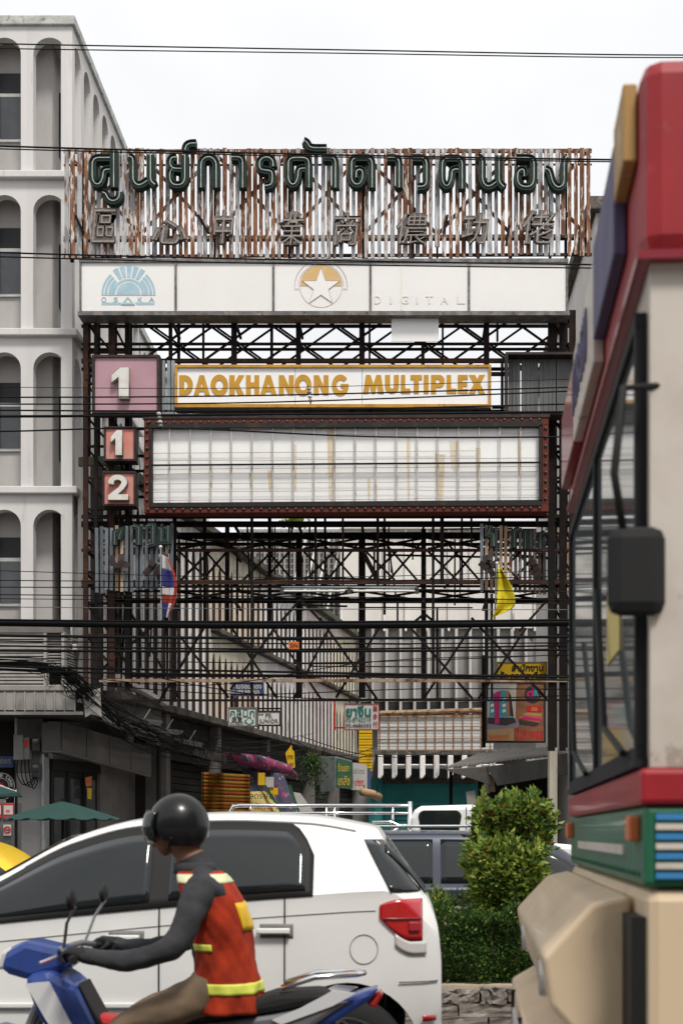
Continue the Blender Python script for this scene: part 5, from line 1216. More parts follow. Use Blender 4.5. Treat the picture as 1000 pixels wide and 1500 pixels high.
# ================================================================== median with hedge
YMED = 10.35
md = thing('median_wall', 'rough crumbling masonry kerb wall under the clipped hedges', 'wall', (0, YMED+.9, 0))
B().box(-16, 14, YMED+.12, YMED+1.95, 0, .29).build('core', 'stone_wall', md)
def rough(x0, x1, y0, y1, z0, z1, amp, nx=9, nz=4):
    """a hewn block: subdivided front and top, jittered"""
    b = B(); g = {}
    def p(i, j, k):
        key = (i, j, k)
        if key not in g:
            x = x0+(x1-x0)*i/nx; y = y0+(y1-y0)*j; z = z0+(z1-z0)*k/nz
            a = amp
            g[key] = len(b.v)
            b.v.append((x+random.uniform(-a,a)*.8, y+(random.uniform(-a,a) if j == 0 else 0), z+random.uniform(-a,a)*.7))
        return g[key]
    for i in range(nx):
        for k in range(nz):
            b.f.append((p(i,0,k),p(i+1,0,k),p(i+1,0,k+1),p(i,0,k+1))); b.f.append((p(i,1,k),p(i,1,k+1),p(i+1,1,k+1),p(i+1,1,k)))
        b.f.append((p(i,0,nz),p(i+1,0,nz),p(i+1,1,nz),p(i,1,nz))); b.f.append((p(i,0,0),p(i,1,0),p(i+1,1,0),p(i+1,0,0)))
    for k in range(nz):
        b.f.append((p(0,0,k),p(0,0,k+1),p(0,1,k+1),p(0,1,k))); b.f.append((p(nx,0,k),p(nx,1,k),p(nx,1,k+1),p(nx,0,k+1)))
    return b
for row, (z0, z1, ln, am) in enumerate(((.005,.100,.9,.005),(.1025,.193,.6,.007),(.196,.315,.24,.014))):
    x = -5.0 + row*.1
    while x < 4.2:
        L = ln*random.uniform(.7,1.35)
        m_ = 'brick_red' if (row == 2 and L < .17 and random.random() < .5) else 'stone_wall'
        rough(x+.005, x+L-.005, YMED+random.uniform(-.012,.012)-(.0 if row else .02), YMED+.14, z0, z1-random.uniform(0,.02)*(row == 2), am).build('stone', m_, md)
        x += L
B().box(-5.2, 4.2, YMED+.1, YMED+1.9, .29, .32).build('soil_bed', 'soil', md)
def box_leaf(x0, x1, y0, y1, z0, z1, rag=.03):
    """random point on the skin of a clipped box, with its outward direction"""
    a = [(x1-x0)*(z1-z0), (x1-x0)*(y1-y0), (y1-y0)*(z1-z0)*2]
    r = random.uniform(0, sum(a)); rg = abs(random.gauss(0, rag))
    # rounded edges: pull points near the top corners inwards
    if r < a[0]: p = Vector((random.uniform(x0,x1), y0, random.uniform(z0,z1))); n = Vector((0,-1,.25))
    elif r < a[0]+a[1]: p = Vector((random.uniform(x0,x1), random.uniform(y0,y1), z1)); n = Vector((0,-.1,1))
    else:
        s = random.choice([-1,1]); p = Vector((x0 if s < 0 else x1, random.uniform(y0,y1), random.uniform(z0,z1))); n = Vector((s,-.2,.25))
    p += Vector((random.gauss(0,.012), random.gauss(0,.012), random.gauss(0,.012)))
    bump = .035*math.sin(p.x*9+p.z*7)+.025*math.sin(p.x*23+1.3)+.03*math.sin(p.z*17+p.y*13)
    p += n.normalized()*(bump + random.choice([0,0,-.05,-.09])*random.random() + (rg if random.random() < .2 else 0)); return p, n
def hedge(name, label, b, nleaf, size, mats, core=.09):
    x0,x1,y0,y1,z0,z1 = b; t = thing(name, label, 'hedge', ((x0+x1)/2,(y0+y1)/2,z0))
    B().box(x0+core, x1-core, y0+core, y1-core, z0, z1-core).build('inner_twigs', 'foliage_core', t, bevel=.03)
    for k in range(5):
        x = x0+(x1-x0)*(.12+.19*k); B().tube([(x,(y0+y1)/2,z0-.02),(x+.02,y0+core*.8,z0+(z1-z0)*.4),(x-.02,y0+core*.9,z1-.1)], .010, 5).build('stem', 'bark', t)
    for k in range(int((x1-x0)*26)):                 # stray shoots above the clipped top and out of the face
        p = Vector((random.uniform(x0,x1), random.uniform(y0,(y0+y1)/2), z1-.02)) if random.random() < .7 else Vector((random.uniform(x0,x1), y0+.02, random.uniform(z0+.1,z1)))
        d = Vector((random.gauss(0,.35), -.25 if p.z < z1-.03 else random.gauss(0,.3), 1)).normalized(); L = size*random.uniform(1.2,3.2)
        sb_ = B(); leaves(sb_, 5+int(L/size*3), lambda: (p + d*L*random.random(), d), size*.9, 2.6); sb_.build('shoot', 'foliage', t); B().tube([p, p+d*L], .003, 4).build('twig', 'bark', t)
    for mat, frac in mats:
        leaves(B(), int(nleaf*frac), lambda: box_leaf(*b), size).build('foliage', mat, t, kind='stuff')
    return t
hx = lambda px, Y=YMED+.3: wx(px, Y)
hedge('low_hedge', 'low clipped dark green hedge on the median wall right of the white car', (hx(600), hx(985), YMED+.22, YMED+.75, .31, wz(1342,YMED+.25)), 30000, .028, (('foliage_dark',.85),('foliage',.15)))
hedge('back_hedge', 'thin back strip of clipped hedge in front of the dark car', (hx(560)-.1, hx(985), YMED+1.35, YMED+1.65, .31, wz(1315,YMED+1.4)), 9000, .03, (('foliage_dark',.5),('foliage',.5)))
hedge('topiary_lower', 'bright green lower tier of clipped shrub above the low hedge', (hx(708), hx(792), YMED+.42, YMED+.98, wz(1345,YMED+.4)-.05, wz(1243,YMED+.45)), 7000, .055, (('foliage',.48),('foliage_sunlit_tone',.32),('foliage_dark',.19),('foliage_red',.01)))
hedge('topiary_upper', 'taller clipped shrub block with reddish young leaves behind the lower tier', (hx(706,YMED+.9), hx(790,YMED+.9), YMED+.85, YMED+1.35, wz(1325,YMED+1)-.1, wz(1178,YMED+.9)), 8000, .055, (('foliage',.50),('foliage_sunlit_tone',.12),('foliage_dark',.35),('foliage_red',.03)))
sb = thing('planter_slab', 'tan stone slab lying between the hedges', 'slab', W(675, 1338, YMED+1.0))
rough(wx(652,YMED+1), wx(697,YMED+1), YMED+.8, YMED+1.25, .70, wz(1330,YMED+1), .01).build('stone', 'soil', sb); B().box(wx(656,YMED+1), wx(694,YMED+1), YMED+.85, YMED+1.2, .32, .695).build('support', 'stone_wall', sb)
ag = thing('agave', 'small broad-leaved yellow-green plant beside the tan slab', 'plant', W(647, 1336, YMED+1.05))
for k in range(9):
    a = k*.75; d = Vector((math.cos(a)*.5, math.sin(a)*.35, .9)).normalized(); p = W(645,1340,YMED+1.05); sd = Vector((-math.sin(a),math.cos(a),0))*.03; L = random.uniform(.10,.18)
    B().add([p-sd*.4, p+d*L*.5+sd, p+d*L, p+d*L*.5-sd, p+sd*.4], [(0,1,2,3,4)]).build('leaf', 'foliage' if k % 3 else 'sign_yellow', ag, solid=.006)
# ================================================================== cars
def cr1(keys, x):
    """smooth interpolation through (x, value) keys"""
    if x <= keys[0][0]: return keys[0][1]
    if x >= keys[-1][0]: return keys[-1][1]
    for i in range(len(keys)-1):
        if keys[i][0] <= x <= keys[i+1][0]:
            x0, y0 = keys[i]; x1, y1 = keys[i+1]; t = (x-x0)/(x1-x0)
            def sl(j):
                if j <= 0 or j >= len(keys)-1: return None
                a = (keys[j][1]-keys[j-1][1])/(keys[j][0]-keys[j-1][0]); b = (keys[j+1][1]-keys[j][1])/(keys[j+1][0]-keys[j][0])
                return 0.0 if a*b <= 0 else 2*a*b/(a+b)
            s = (y1-y0)/(x1-x0); m0 = sl(i); m1 = sl(i+1); m0 = s if m0 is None else m0; m1 = s if m1 is None else m1
            h = x1-x0
            return (2*t**3-3*t*t+1)*y0 + (t**3-2*t*t+t)*h*m0 + (-2*t**3+3*t*t)*y1 + (t**3-t*t)*h*m1
class Car:
    """lofted body; u runs from the tail to the nose; faces -X when s=-1"""
    def __init__(s, L, top, belt, wid, roofw, bot, X0, Yc, sgn):
        s.L, s.top, s.belt, s.wid, s.roofw, s.bot, s.X0, s.Yc, s.sg = L, top, belt, wid, roofw, bot, X0, Yc, sgn
    def sec(s, u):
        zt = cr1(s.top,u); zb = cr1(s.bot,u); be = min(cr1(s.belt,u), zt-.02); w = cr1(s.wid,u); r = min(cr1(s.roofw,u), w*.985)
        bl = max(0, min(1, (zt-be)/.25)); r = r*bl + w*.93*(1-bl)
        m = zb+(be-zb)*.45
        return [(0,zb),(w*.86,zb),(w*.97,zb+.10),(w,m),(w*.985,be-.06),(w*.965,be),(r+(w*.965-r)*.42,be+(zt-be)*.60),(r,zt-.055*bl-.004),(r*.86,zt-.018*bl-.002),(r*.45,zt-.003),(0,zt)]
    def pts(s, u, n=4):
        k = s.sec(u); out = []
        for i in range(len(k)-1):
            a = k[max(i-1,0)]; b = k[i]; c = k[i+1]; d = k[min(i+2,len(k)-1)]
            for j in range(n):
                t = j/n
                out.append(tuple(.5*((2*b[q])+(c[q]-a[q])*t+(2*a[q]-5*b[q]+4*c[q]-d[q])*t*t+(3*b[q]-a[q]-3*c[q]+d[q])*t**3) for q in (0,1)))
        out.append(k[-1]); return out
    def P(s, u, y, z): return Vector((s.X0 + s.sg*u, s.Yc + y, z))
    def side(s, u, z):
        p = s.pts(u)
        for a, b in zip(p[4:], p[5:]):
            if a[1] <= z <= b[1] and b[1] > a[1]: return a[0] + (b[0]-a[0])*(z-a[1])/(b[1]-a[1])
        return p[-1][0] if z > p[-1][1] else p[8][0]
    def body(s, mat, parent, us, arches=()):
        b = B(); n = None; rows = []
        for u in us:
            p = s.pts(u); ring = [s.P(u,-y,z) for y,z in p] + [s.P(u,y,z) for y,z in p[-2:0:-1]]
            n = len(ring); rows.append(len(b.v)); b.v += [tuple(v) for v in ring]
        for i in range(len(us)-1):
            for k in range(n): b.f.append((rows[i]+k, rows[i]+(k+1)%n, rows[i+1]+(k+1)%n, rows[i+1]+k))
        b.f.append(tuple(rows[0]+k for k in range(n))); b.f.append(tuple(rows[-1]+k for k in reversed(range(n))))
        o = b.build('body', mat, None, smooth=True)
        for u, r in arches:
            c = B().lathe([(0.001,-1.2),(r,-1.2),(r,1.2),(0.001,1.2)], (s.X0+s.sg*u, s.Yc, .30), 40, 'y').build('cutter', 'black', None)
            md_ = o.modifiers.new('cut', 'BOOLEAN'); md_.object = c; md_.operation = 'DIFFERENCE'; md_.solver = 'EXACT'
            dg = bpy.context.evaluated_depsgraph_get(); dg.update(); me = bpy.data.meshes.new_from_object(o.evaluated_get(dg))
            o.modifiers.clear(); o.data = me; bpy.data.objects.remove(c)
        for p in o.data.polygons: p.use_smooth = True
        e = o.modifiers.new('es', 'EDGE_SPLIT'); e.split_angle = math.radians(50)
        adopt(o, parent); return o
    def patch(s, name, mat, parent, u0, u1, zlo, zhi, off=.006, nu=16, nz=6, sides=(-1,1), solid=.004, **tags):
        f0 = zlo if callable(zlo) else (lambda u: zlo); f1 = zhi if callable(zhi) else (lambda u: zhi); r = None
        for sd in sides:
            def fn(a, b):
                u = u0+(u1-u0)*a; z = f0(u)+(f1(u)-f0(u))*b; return s.P(u, sd*(s.side(u,z)+off), z)
            o = B().grid(fn, nu, nz).build(name, mat, parent, smooth=True, solid=solid, **tags); r = r or o
        return r
    def wheel(s, u, parent, r=.30, w=.19, y=None):
        for sd in (-1, 1):
            yc = s.Yc + sd*((cr1(s.wid,u) if y is None else y)-.11); c = (s.X0+s.sg*u, yc, r)
            tw = B().lathe([(r*.66,-w/2),(r*.93,-w/2),(r,-w*.32),(r,w*.32),(r*.93,w/2),(r*.66,w/2),(r*.66,-w/2)], c, 32, 'y').build('wheel', 'rubber', parent, smooth=True)
            B().lathe([(r*.60,-w*.35),(r*.67,-w*.48),(r*.67,w*.48),(r*.60,w*.35)], c, 32, 'y').build('rim', 'chrome', tw, smooth=True)
            for k in range(7):
                a = 2*math.pi*k/7; B().bar((c[0],yc+sd*w*.30,c[2]), (c[0]+r*.63*math.cos(a),yc+sd*w*.36,c[2]+r*.63*math.sin(a)), .045, .03).build('spoke', 'chrome', tw)
            B().lathe([(0.001,-w*.1),(r*.6,-w*.1),(r*.6,w*.1),(0.001,w*.1)], c, 20, 'y').build('brake_disc', 'bike_grey', tw)
# white hatchback in the near lanes
wc = thing('white_hatchback', 'white hatchback car passing behind the motorcycle rider', 'car', (-1.6, 8.1, 0))
TOP = [(0,.80),(.02,.97),(.06,1.10),(.10,1.155),(.30,1.425),(.335,1.478),(.45,1.505),(.70,1.545),(1.125,1.56),(1.59,1.53),(1.94,1.44),(2.3,1.255),(2.66,1.05),(2.85,.985),(3.2,.90),(3.55,.76),(3.70,.62),(3.76,.52)]
hb_ = Car(3.76, TOP, [(0,.92),(.30,1.155),(.68,1.137),(2.3,.995),(2.7,.95),(3.2,.85),(3.76,.48)],
     [(0,.70),(.08,.77),(.25,.82),(.8,.845),(2.6,.845),(3.2,.80),(3.55,.70),(3.76,.50)], [(0,.60),(.3,.54),(.7,.575),(1.6,.58),(2.2,.57),(2.7,.60),(3.76,.5)], [(0,.36),(.15,.26),(.5,.20),(3.2,.20),(3.6,.24),(3.76,.32)], .20, 8.10, -1)
us = [0,.01,.02,.04,.06,.08,.10,.15,.2,.25,.30,.318,.335,.36,.40,.45] + [.5+.09*i for i in range(36)] + [3.72,3.76]
us = sorted(set(round(u,3) for u in us if u <= 3.76))
UR, UF = .485, 2.945
hb_.body('white_paint', wc, us, ((UR,.375),(UF,.375)))
B().box(-3.2, -.1, 7.5, 8.7, .19, .62).build('underbody', 'black', wc)
hb_.wheel(UR, wc); hb_.wheel(UF, wc)
def rtop(u): return cr1(TOP,u)
def glass_hi(u0, u1):
    return lambda u: rtop(u) - .085 - .25*max(0, (u0+.10-u)/.10)**2*.5
belt = lambda u: cr1(hb_.belt,u)
# daylight openings: black surround then glass
hb_.patch('window_surround', 'black', wc, .66, 2.50, lambda u: belt(u)-.022, lambda u: max(belt(u)+.01, rtop(u)-.058-.16*max(0,(.80-u)/.14)**2), .004, 44, 8)
hb_.patch('side_glass', 'car_glass', wc, .70, 1.40, lambda u: belt(u)+.012, lambda u: rtop(u)-.105-.14*max(0,(.82-u)/.12)**2, .012, 20, 6)
hb_.patch('side_glass', 'car_glass', wc, 1.50, 2.44, lambda u: belt(u)+.012, lambda u: max(belt(u)+.02, rtop(u)-.105), .012, 24, 6)
# rear screen wraps over the hatch, windscreen over the scuttle
def top_patch(car, name, mat, parent, u0, u1, w, off, nu=10, nv=16):
    def fn(a, b):
        u = u0+(u1-u0)*a; y = (b-.5)*2*w; p = car.pts(u); z = p[-1][1]
        for q, r_ in zip(p[len(p)//2:], p[len(p)//2+1:]):
            if r_[0] <= abs(y) <= q[0]: z = q[1]+(r_[1]-q[1])*((abs(y)-q[0])/(r_[0]-q[0]+1e-9)); break
        du = .01; sl_ = (cr1(car.top,u+du)-cr1(car.top,u-du))/(2*du); nn = Vector((-car.sg*sl_,0,1)).normalized()
        return car.P(u, y, z) + nn*off
    return B().grid(fn, nu, nv).build(name, mat, parent, smooth=True, solid=.004)
top_patch(hb_, 'rear_screen', 'car_glass', wc, .085, .298, .60, .010); top_patch(hb_, 'windscreen', 'car_glass', wc, 1.98, 2.68, .50, .010)
def u_at(z):
    a, b = .02, .335
    for _ in range(30):
        m = (a+b)/2
        if rtop(m) < z: a = m
        else: b = m
    return (a+b)/2
for sd in (-1, 1):
    def wrap(a, b, sd=sd):
        z = 1.135+.27*b; u = u_at(z+.012) + a*(.17-.06*b); return hb_.P(u, sd*(hb_.side(u,z)+.008), z)
    B().grid(wrap, 6, 8).build('rear_screen_wrap', 'car_glass', wc, smooth=True, solid=.004)
tl = hb_.patch('tail_light', 'tail_red', wc, .10, .32, lambda u: .885+.12*max(0,(u-.16)/.16)**1.5, lambda u: min(rtop(u)-.04, 1.10-.03*max(0,(u-.2)/.12)**2), .010, 14, 8)
hb_.patch('reversing_light', 'tail_clear', wc, .08, .24, lambda u: .815+.05*max(0,(u-.14)/.1)**2, lambda u: .882+.12*max(0,(u-.16)/.16)**1.5, .010, 10, 4)
hb_.patch('lamp_lens', 'bus_red', tl, .115, .17, .93, .985, .020, 5, 4, sides=(-1,)); hb_.patch('lamp_bar', 'bus_maroon', tl, .105, .30, .995, 1.005, .018, 10, 1, sides=(-1,))
hb_.patch('roof_drip_rail', 'meter', wc, .45, 2.2, lambda u: rtop(u)-.060, lambda u: rtop(u)-.052, .004, 30, 1); hb_.patch('crease_shade_line', 'meter', wc, .34, 2.6, lambda u: belt(u)-.115, lambda u: belt(u)-.112, .0015, 40, 1)  # the lower grey line paints in the shade of a body crease
hb_.patch('bumper_seam', 'meter', wc, .02, .22, .672, .679, .009, 8, 1)
hb_.patch('reflector', 'tail_red', wc, .03, .10, .47, .50, .02, 4, 2)
hd = hb_.patch('door_seam', 'black', wc, 1.440, 1.448, .30, lambda u: belt(u)-.02, .003, 2, 12); hb_.patch('door_seam', 'black', wc, .80, .807, .55, lambda u: belt(u)-.02, .003, 2, 10); hb_.patch('door_seam', 'black', wc, 2.50, 2.508, .30, lambda u: belt(u)-.02, .003, 2, 12)
hb_.patch('handle_shade_patch', 'meter', wc, .76, .93, .905, .975, .003, 8, 4); hb_.patch('door_handle', 'white_paint', wc, .775, .945, .925, .955, .028, 8, 3, solid=.016)  # grey patches paint in the shade behind the door handles
hb_.patch('handle_shade_patch', 'meter', wc, 1.52, 1.70, .87, .94, .003, 8, 4); hb_.patch('door_handle', 'white_paint', wc, 1.54, 1.71, .89, .92, .028, 8, 3, solid=.016)
def ringp(cu, cz, r):
    b = B(); pts = []
    for k in range(25):
        a = 2*math.pi*k/24; u = cu+r*math.cos(a)*.95; z = cz+r*math.sin(a); pts.append(hb_.P(u, -(hb_.side(u,z)+.003), z))
    return b.tube(pts, .0018, 4)
ringp(.40, .845, .075).build('fuel_flap_seam', 'meter', wc)
hb_.patch('side_moulding', 'white_paint', wc, .95, 2.45, .545, .575, .010, 30, 3, solid=.012)
hb_.patch('sill', 'black', wc, .95, 2.5, .21, .26, .006, 20, 2)
mr_ = hb_.P(2.40, -(hb_.side(2.4,1.05)+.06), 1.06); B().sphere(mr_, .1, 12, 8, (.7,.9,.75)).build('wing_mirror', 'white_paint', wc, smooth=True)
hb_.patch('headlight', 'tail_clear', wc, 3.30, 3.60, .60, .74, .008, 8, 4)
# dark blue wagon on the far carriageway
nw = thing('dark_blue_car', 'dark blue estate car beyond the median behind the hedge', 'car', (0, 15.1, 0))
NT = [(0,.75),(.04,1.0),(.10,1.30),(.22,1.43),(.6,1.46),(1.8,1.47),(2.6,1.45),(3.0,1.33),(3.5,1.02),(3.7,.97),(4.3,.88),(4.5,.60)]
nc = Car(4.5, NT, [(0,.9),(3.5,.90),(4.5,.55)], [(0,.74),(.3,.84),(3.6,.85),(4.5,.6)], [(0,.62),(2.6,.62),(3.6,.66),(4.5,.5)], [(0,.35),(.4,.22),(4.0,.22),(4.5,.34)], -1.45, 15.1, 1)
nc.body('navy', nw, [0,.02,.04,.07,.1,.14,.18,.22,.3]+[.4+.12*i for i in range(34)]+[4.5], ((.8,.37),(3.55,.37))); B().box(-1.2, 2.8, 14.5, 15.7, .2, .6).build('underbody', 'black', nw)
nc.wheel(.8, nw); nc.wheel(3.55, nw)
for u0, u1 in ((.30,.92),(1.02,1.75),(1.83,2.60)):
    nc.patch('side_glass', 'car_glass', nw, u0, u1, .935, lambda u: cr1(NT,u)-.095, .008, 12, 6)
nc.patch('side_glass', 'car_glass', nw, 2.66, 3.25, .935, lambda u: max(.95, cr1(NT,u)-.10), .008, 12, 6)
for sd in (-1,1): B().tube([nc.P(.35,sd*.60,1.47), nc.P(.5,sd*.60,1.505), nc.P(2.2,sd*.60,1.51), nc.P(2.4,sd*.60,1.475)], .014, 6).build('roof_rail', 'galv', nw)
nc.patch('tail_light', 'tail_red', nw, .03, .14, .80, 1.1, .008, 5, 5); nc.patch('headlight', 'tail_clear', nw, 4.0, 4.35, .62, .78, .008, 6, 4)
for u in (1.2, 2.0): nc.patch('door_handle', 'navy', nw, u, u+.16, .80, .83, .022, 5, 2, solid=.014)
# yellow taxi, only its tail shows
tx = thing('yellow_taxi', 'yellow taxi with only its roof end showing at the left edge', 'car', (-7, 14.6, 0))
TT = [(0,.70),(.05,.98),(.55,1.02),(.75,1.12),(1.2,1.36),(1.5,1.41),(2.3,1.42),(2.7,1.34),(3.3,1.0),(3.5,.96),(4.2,.85),(4.4,.6)]
tcx = Car(4.4, TT, [(0,.88),(3.3,.90),(4.4,.55)], [(0,.72),(.3,.84),(3.6,.85),(4.4,.6)], [(0,.62),(2.6,.60),(3.6,.66),(4.4,.5)], [(0,.35),(.4,.22),(4.0,.22),(4.4,.34)], -6.9, 14.6, 1)
tcx.body('taxi', tx, [0,.02,.05]+[.12*i for i in range(1,37)]+[4.4], ((.85,.36),(3.45,.36))); tcx.wheel(.85, tx); tcx.wheel(3.45, tx)
B().box(-6.6, -2.9, 14.0, 15.2, .2, .6).build('underbody', 'black', tx)
tcx.patch('side_glass', 'car_glass', tx, 1.15, 1.95, .93, lambda u: cr1(TT,u)-.09, .008, 12, 5); tcx.patch('side_glass', 'car_glass', tx, 2.03, 3.05, .93, lambda u: max(.95, cr1(TT,u)-.09), .008, 14, 5)
tcx.patch('tail_light', 'tail_red', tx, .04, .2, .78, .94, .008, 5, 4)
# white pickup with chrome cargo rack
pk = thing('white_pickup', 'white pickup truck with chrome cargo rack behind the dark blue car', 'pickup', (-.5, 18.4, 0))
Yk0 = 17.6
def pk_x(px): return wx(px, Yk0)
def pk_z(py): return wz(py, Yk0)
cabo = [(pk_x(602),.55),(pk_x(602),pk_z(1198)),(pk_x(606),pk_z(1186)),(pk_x(617),pk_z(1180.5)),(pk_x(690),pk_z(1178.5)),(pk_x(735),pk_z(1182)),(pk_x(775),pk_z(1232)),(pk_x(900),pk_z(1243)),(pk_x(908),.7),(pk_x(900),.42),(pk_x(602),.42)]
B().prism(cabo, Yk0, Yk0+1.65).build('cab', 'white_paint', pk, bevel=.06)
def rr_(x0, y0, x1, y1, Y, d, r=4, n=4):
    pts = []
    for cx_, cy_, a in ((x1-r,y0+r,-90),(x1-r,y1-r*.5,0),(x0+r,y1-r*.5,90),(x0+r,y0+r,180)):
        for k in range(n+1):
            an = math.radians(a+90*k/n); q = r if a in (-90,180) else r*.5; pts.append((cx_+q*math.cos(an), cy_+q*math.sin(an)))
    return B().ppoly(pts, Y, d)
rr_(612.5,1187,675.5,1226,Yk0-.012,.02,9).build('window_seal', 'black', pk); rr_(615,1189,673,1224,Yk0-.02,.02,8).build('quarter_glass', 'car_glass', pk); rr_(690,1187,742,1226,Yk0-.015,.02,7).build('door_glass', 'car_glass', pk)
B().pbox(682, 1182, 683, 1290, Yk0-.006, .01).build('door_seam', 'black', pk)
B().box(pk_x(340), pk_x(600), Yk0, Yk0+1.65, .55, .60).build('bed_floor', 'white_paint', pk)
for y0 in (Yk0, Yk0+1.60): B().box(pk_x(338), pk_x(600), y0, y0+.05, .61, 1.02).build('bed_side', 'white_paint', pk, bevel=.01)
B().box(pk_x(336), pk_x(338)-.002, Yk0, Yk0+1.65, .55, 1.02).build('tailgate', 'white_paint', pk)
def rail(pts, r=.022, nm='rack_rail'): B().tube([W(x,y,Y) for x,y,Y in pts], r, 8).build(nm, 'chrome', pk, smooth=True)
for Y in (Yk0+.05, Yk0+1.6):
    rail([(337,1260,Y),(337,1190,Y),(341,1182,Y),(350,1180,Y),(597,1180,Y)]); rail([(352,1191,Y),(597,1191,Y)], .018); rail([(545,1204,Y),(572,1204,Y),(583,1209,Y),(597,1209,Y)], .018); rail([(520,1218,Y),(575,1218,Y),(583,1213,Y)], .018); rail([(340,1218,Y),(597,1219,Y)], .018)
    rail([(600,1174,Y),(600,1262,Y)], .032, 'rack_post')
    for x in (367, 478, 490, 575): rail([(x,1180,Y),(x,1225 if x > 400 else 1192,Y)], .016, 'rack_post')
rail([(599,1181,Yk0+.05),(599,1181,Yk0+1.6)], .03); rail([(342,1181,Yk0+.05),(342,1181,Yk0+1.6)], .025)
for px in (430, 840):
    for Y in (Yk0+.12, Yk0+1.52):
        wv_ = B().lathe([(.20,-.1),(.31,-.1),(.34,-.06),(.34,.06),(.31,.1),(.20,.1),(.20,-.1)], (pk_x(px), Y, .34), 28, 'y').build('wheel', 'rubber', pk, smooth=True); B().lathe([(0.001,-.07),(.2,-.09),(.21,.09),(0.001,.07)], (pk_x(px), Y, .34), 20, 'y').build('rim', 'chrome', wv_)
# ================================================================== bus at the right
XB, YN_, YFAR, ZB = .545, 3.2, 5.7, 3.2
bu = thing('city_bus', 'red, green and cream city bus entering from the right', 'bus', (5, 4.45, 0)); BL = 9.5
def bband(name, z0, z1, mat, p=0.0, **k): return B().box(XB-p, XB+BL, YN_-p, YFAR+p, z0, z1).build(name, mat, bu, **k)
bband('lower_body', .38, 1.315, 'bus_cream', 0, bevel=.03); bband('green_band', 1.318, 1.50, 'bus_green', .004, bevel=.012); bband('red_band', 1.503, 1.585, 'bus_red', .014, bevel=.012)
bband('window_frame', 1.588, 2.735, 'bus_ivory', -.012); bband('roof_shell', 2.738, 3.19, 'bus_red', .01, bevel=.045); bband('gutter', 2.725, 2.745, 'bus_maroon', .02)
B().box(XB+.5, XB+BL-.3, YN_+.3, YFAR-.3, 3.18, 3.26).build('roof_pod', 'bus_ivory', bu, bevel=.03)
# windscreen: two panes with rubber, wipers
for y0, y1 in ((YN_+.10,4.42),(4.48,YFAR-.10)):
    ws = B().box(XB-.004, XB+.02, y0, y1, 1.64, 2.60).build('windscreen', 'bus_glass', bu); 
    rb_ = B().box(XB-.016, XB+.01, y0-.035, y1+.035, 1.61, 1.638).box(XB-.016, XB+.01, y0-.035, y1+.035, 2.602, 2.635).box(XB-.016, XB+.01, y0-.035, y0-.001, 1.639, 2.601).box(XB-.016, XB+.01, y1+.001, y1+.035, 1.639, 2.601)
    rb_.build('seal', 'rubber', ws)
    B().tube([(XB-.03,y0+.1,1.63),(XB-.04,y0+.5,1.72),(XB-.03,y1-.25,2.15)], .010, 6).build('wiper', 'black', bu)
B().box(XB-.02, XB+.01, YN_+.05, YFAR-.05, 1.59, 1.61).build('scuttle', 'rubber', bu)
# sunshade / route board over the windscreen
for y0, y1, z0, z1, m_ in ((YN_+.06,3.48,2.98,3.16,'board_gold'),(3.49,4.10,2.86,3.13,'bus_blue'),(4.11,4.95,2.80,3.10,'bus_ivory'),(4.96,YFAR-.06,2.80,3.08,'bus_maroon')):
    bo = B().box(XB-.045, XB-.012, y0, y1, z0, z1).build('route_board', m_, bu, bevel=.005)
def ftext(s, y0, y1, z0, z1, X, mat, parent):        # lettering on the bus front (faces -X; reads towards -Y)
    c = bpy.data.curves.new('tmp','FONT'); c.body = s; c.extrude = .002; c.offset = .015; me = flat_mesh(c)
    xs = [v.co.x for v in me.vertices]; ys = [v.co.y for v in me.vertices]; a0,a1,b0,b1 = min(xs),max(xs),min(ys),max(ys)
    for v in me.vertices:
        x,y,z = v.co; v.co = (X - z, y1 + (y0-y1)*(x-a0)/(a1-a0), z0+(z1-z0)*(y-b0)/(b1-b0))
    o = bpy.data.objects.new('lettering', me); COL.objects.link(o); me.materials.clear(); finish(o, mat, parent)
ftext('ดาวคะนอง', 4.32, 4.95, 2.88, 3.05, XB-.048, 'bus_blue', bu)
# cream front bumper, headlamps, corner gap darkened by a black block, number plate strip
bp_ = [(XB-.01,1.29),(XB-.10,1.27),(XB-.22,1.14),(XB-.20,1.02),(XB-.12,.93),(XB-.24,.86),(XB-.25,.48),(XB-.05,.40),(XB-.01,.40)]
B().prism(bp_, YN_+.22, YFAR-.02).build('bumper', 'bus_cream', bu, bevel=.012)
for k in range(5): B().box(XB-.262, XB-.24, YN_+.9, YFAR-.9, .55+k*.055, .575+k*.055).build('grille_slat', 'black', bu)
for y in (YN_+.6, 4.45, YFAR-.45): B().box(XB-.253, XB-.10, y, y+.006, .49, .86).build('panel_seam', 'black', bu)
pl_ = B().box(XB-.262, XB-.252, 4.15, 4.75, .80, .855).build('number_plate', 'flag_white', bu)
for k in range(24): B().sphere((XB-.006, YN_+.08+k*.1, 1.345), .007, 6, 4).build('rivet', 'bus_green', bu)
for y in (YN_+.07, YFAR-.16): B().box(XB-.03, XB-.004, y, y+.09, 1.42, 1.48).build('indicator', 'print_orange', bu, bevel=.006)
B().box(XB-.03, XB+.03, YN_+.02, YN_+.215, .52, 1.25).build('corner_dark_block', 'black', bu)  # solid black block paints in the dark gap beside the bumper
for y in (3.75, 5.2):
    hl = B().lathe([(0.001,0),(.1,0),(.11,-.03),(.105,-.04),(0.001,-.05)], (0,0,0), 18).build('headlight', 'tail_clear', None, smooth=True); hl.location = (XB-.215, y, 1.07); hl.rotation_euler = (0, math.radians(-90), 0); hl.scale = (.6,1,1); adopt(hl, bu)
B().box(XB-.012, XB-.0, YN_+.4, YFAR-.5, 1.385, 1.41).build('trim_strip', 'bus_ivory', bu)
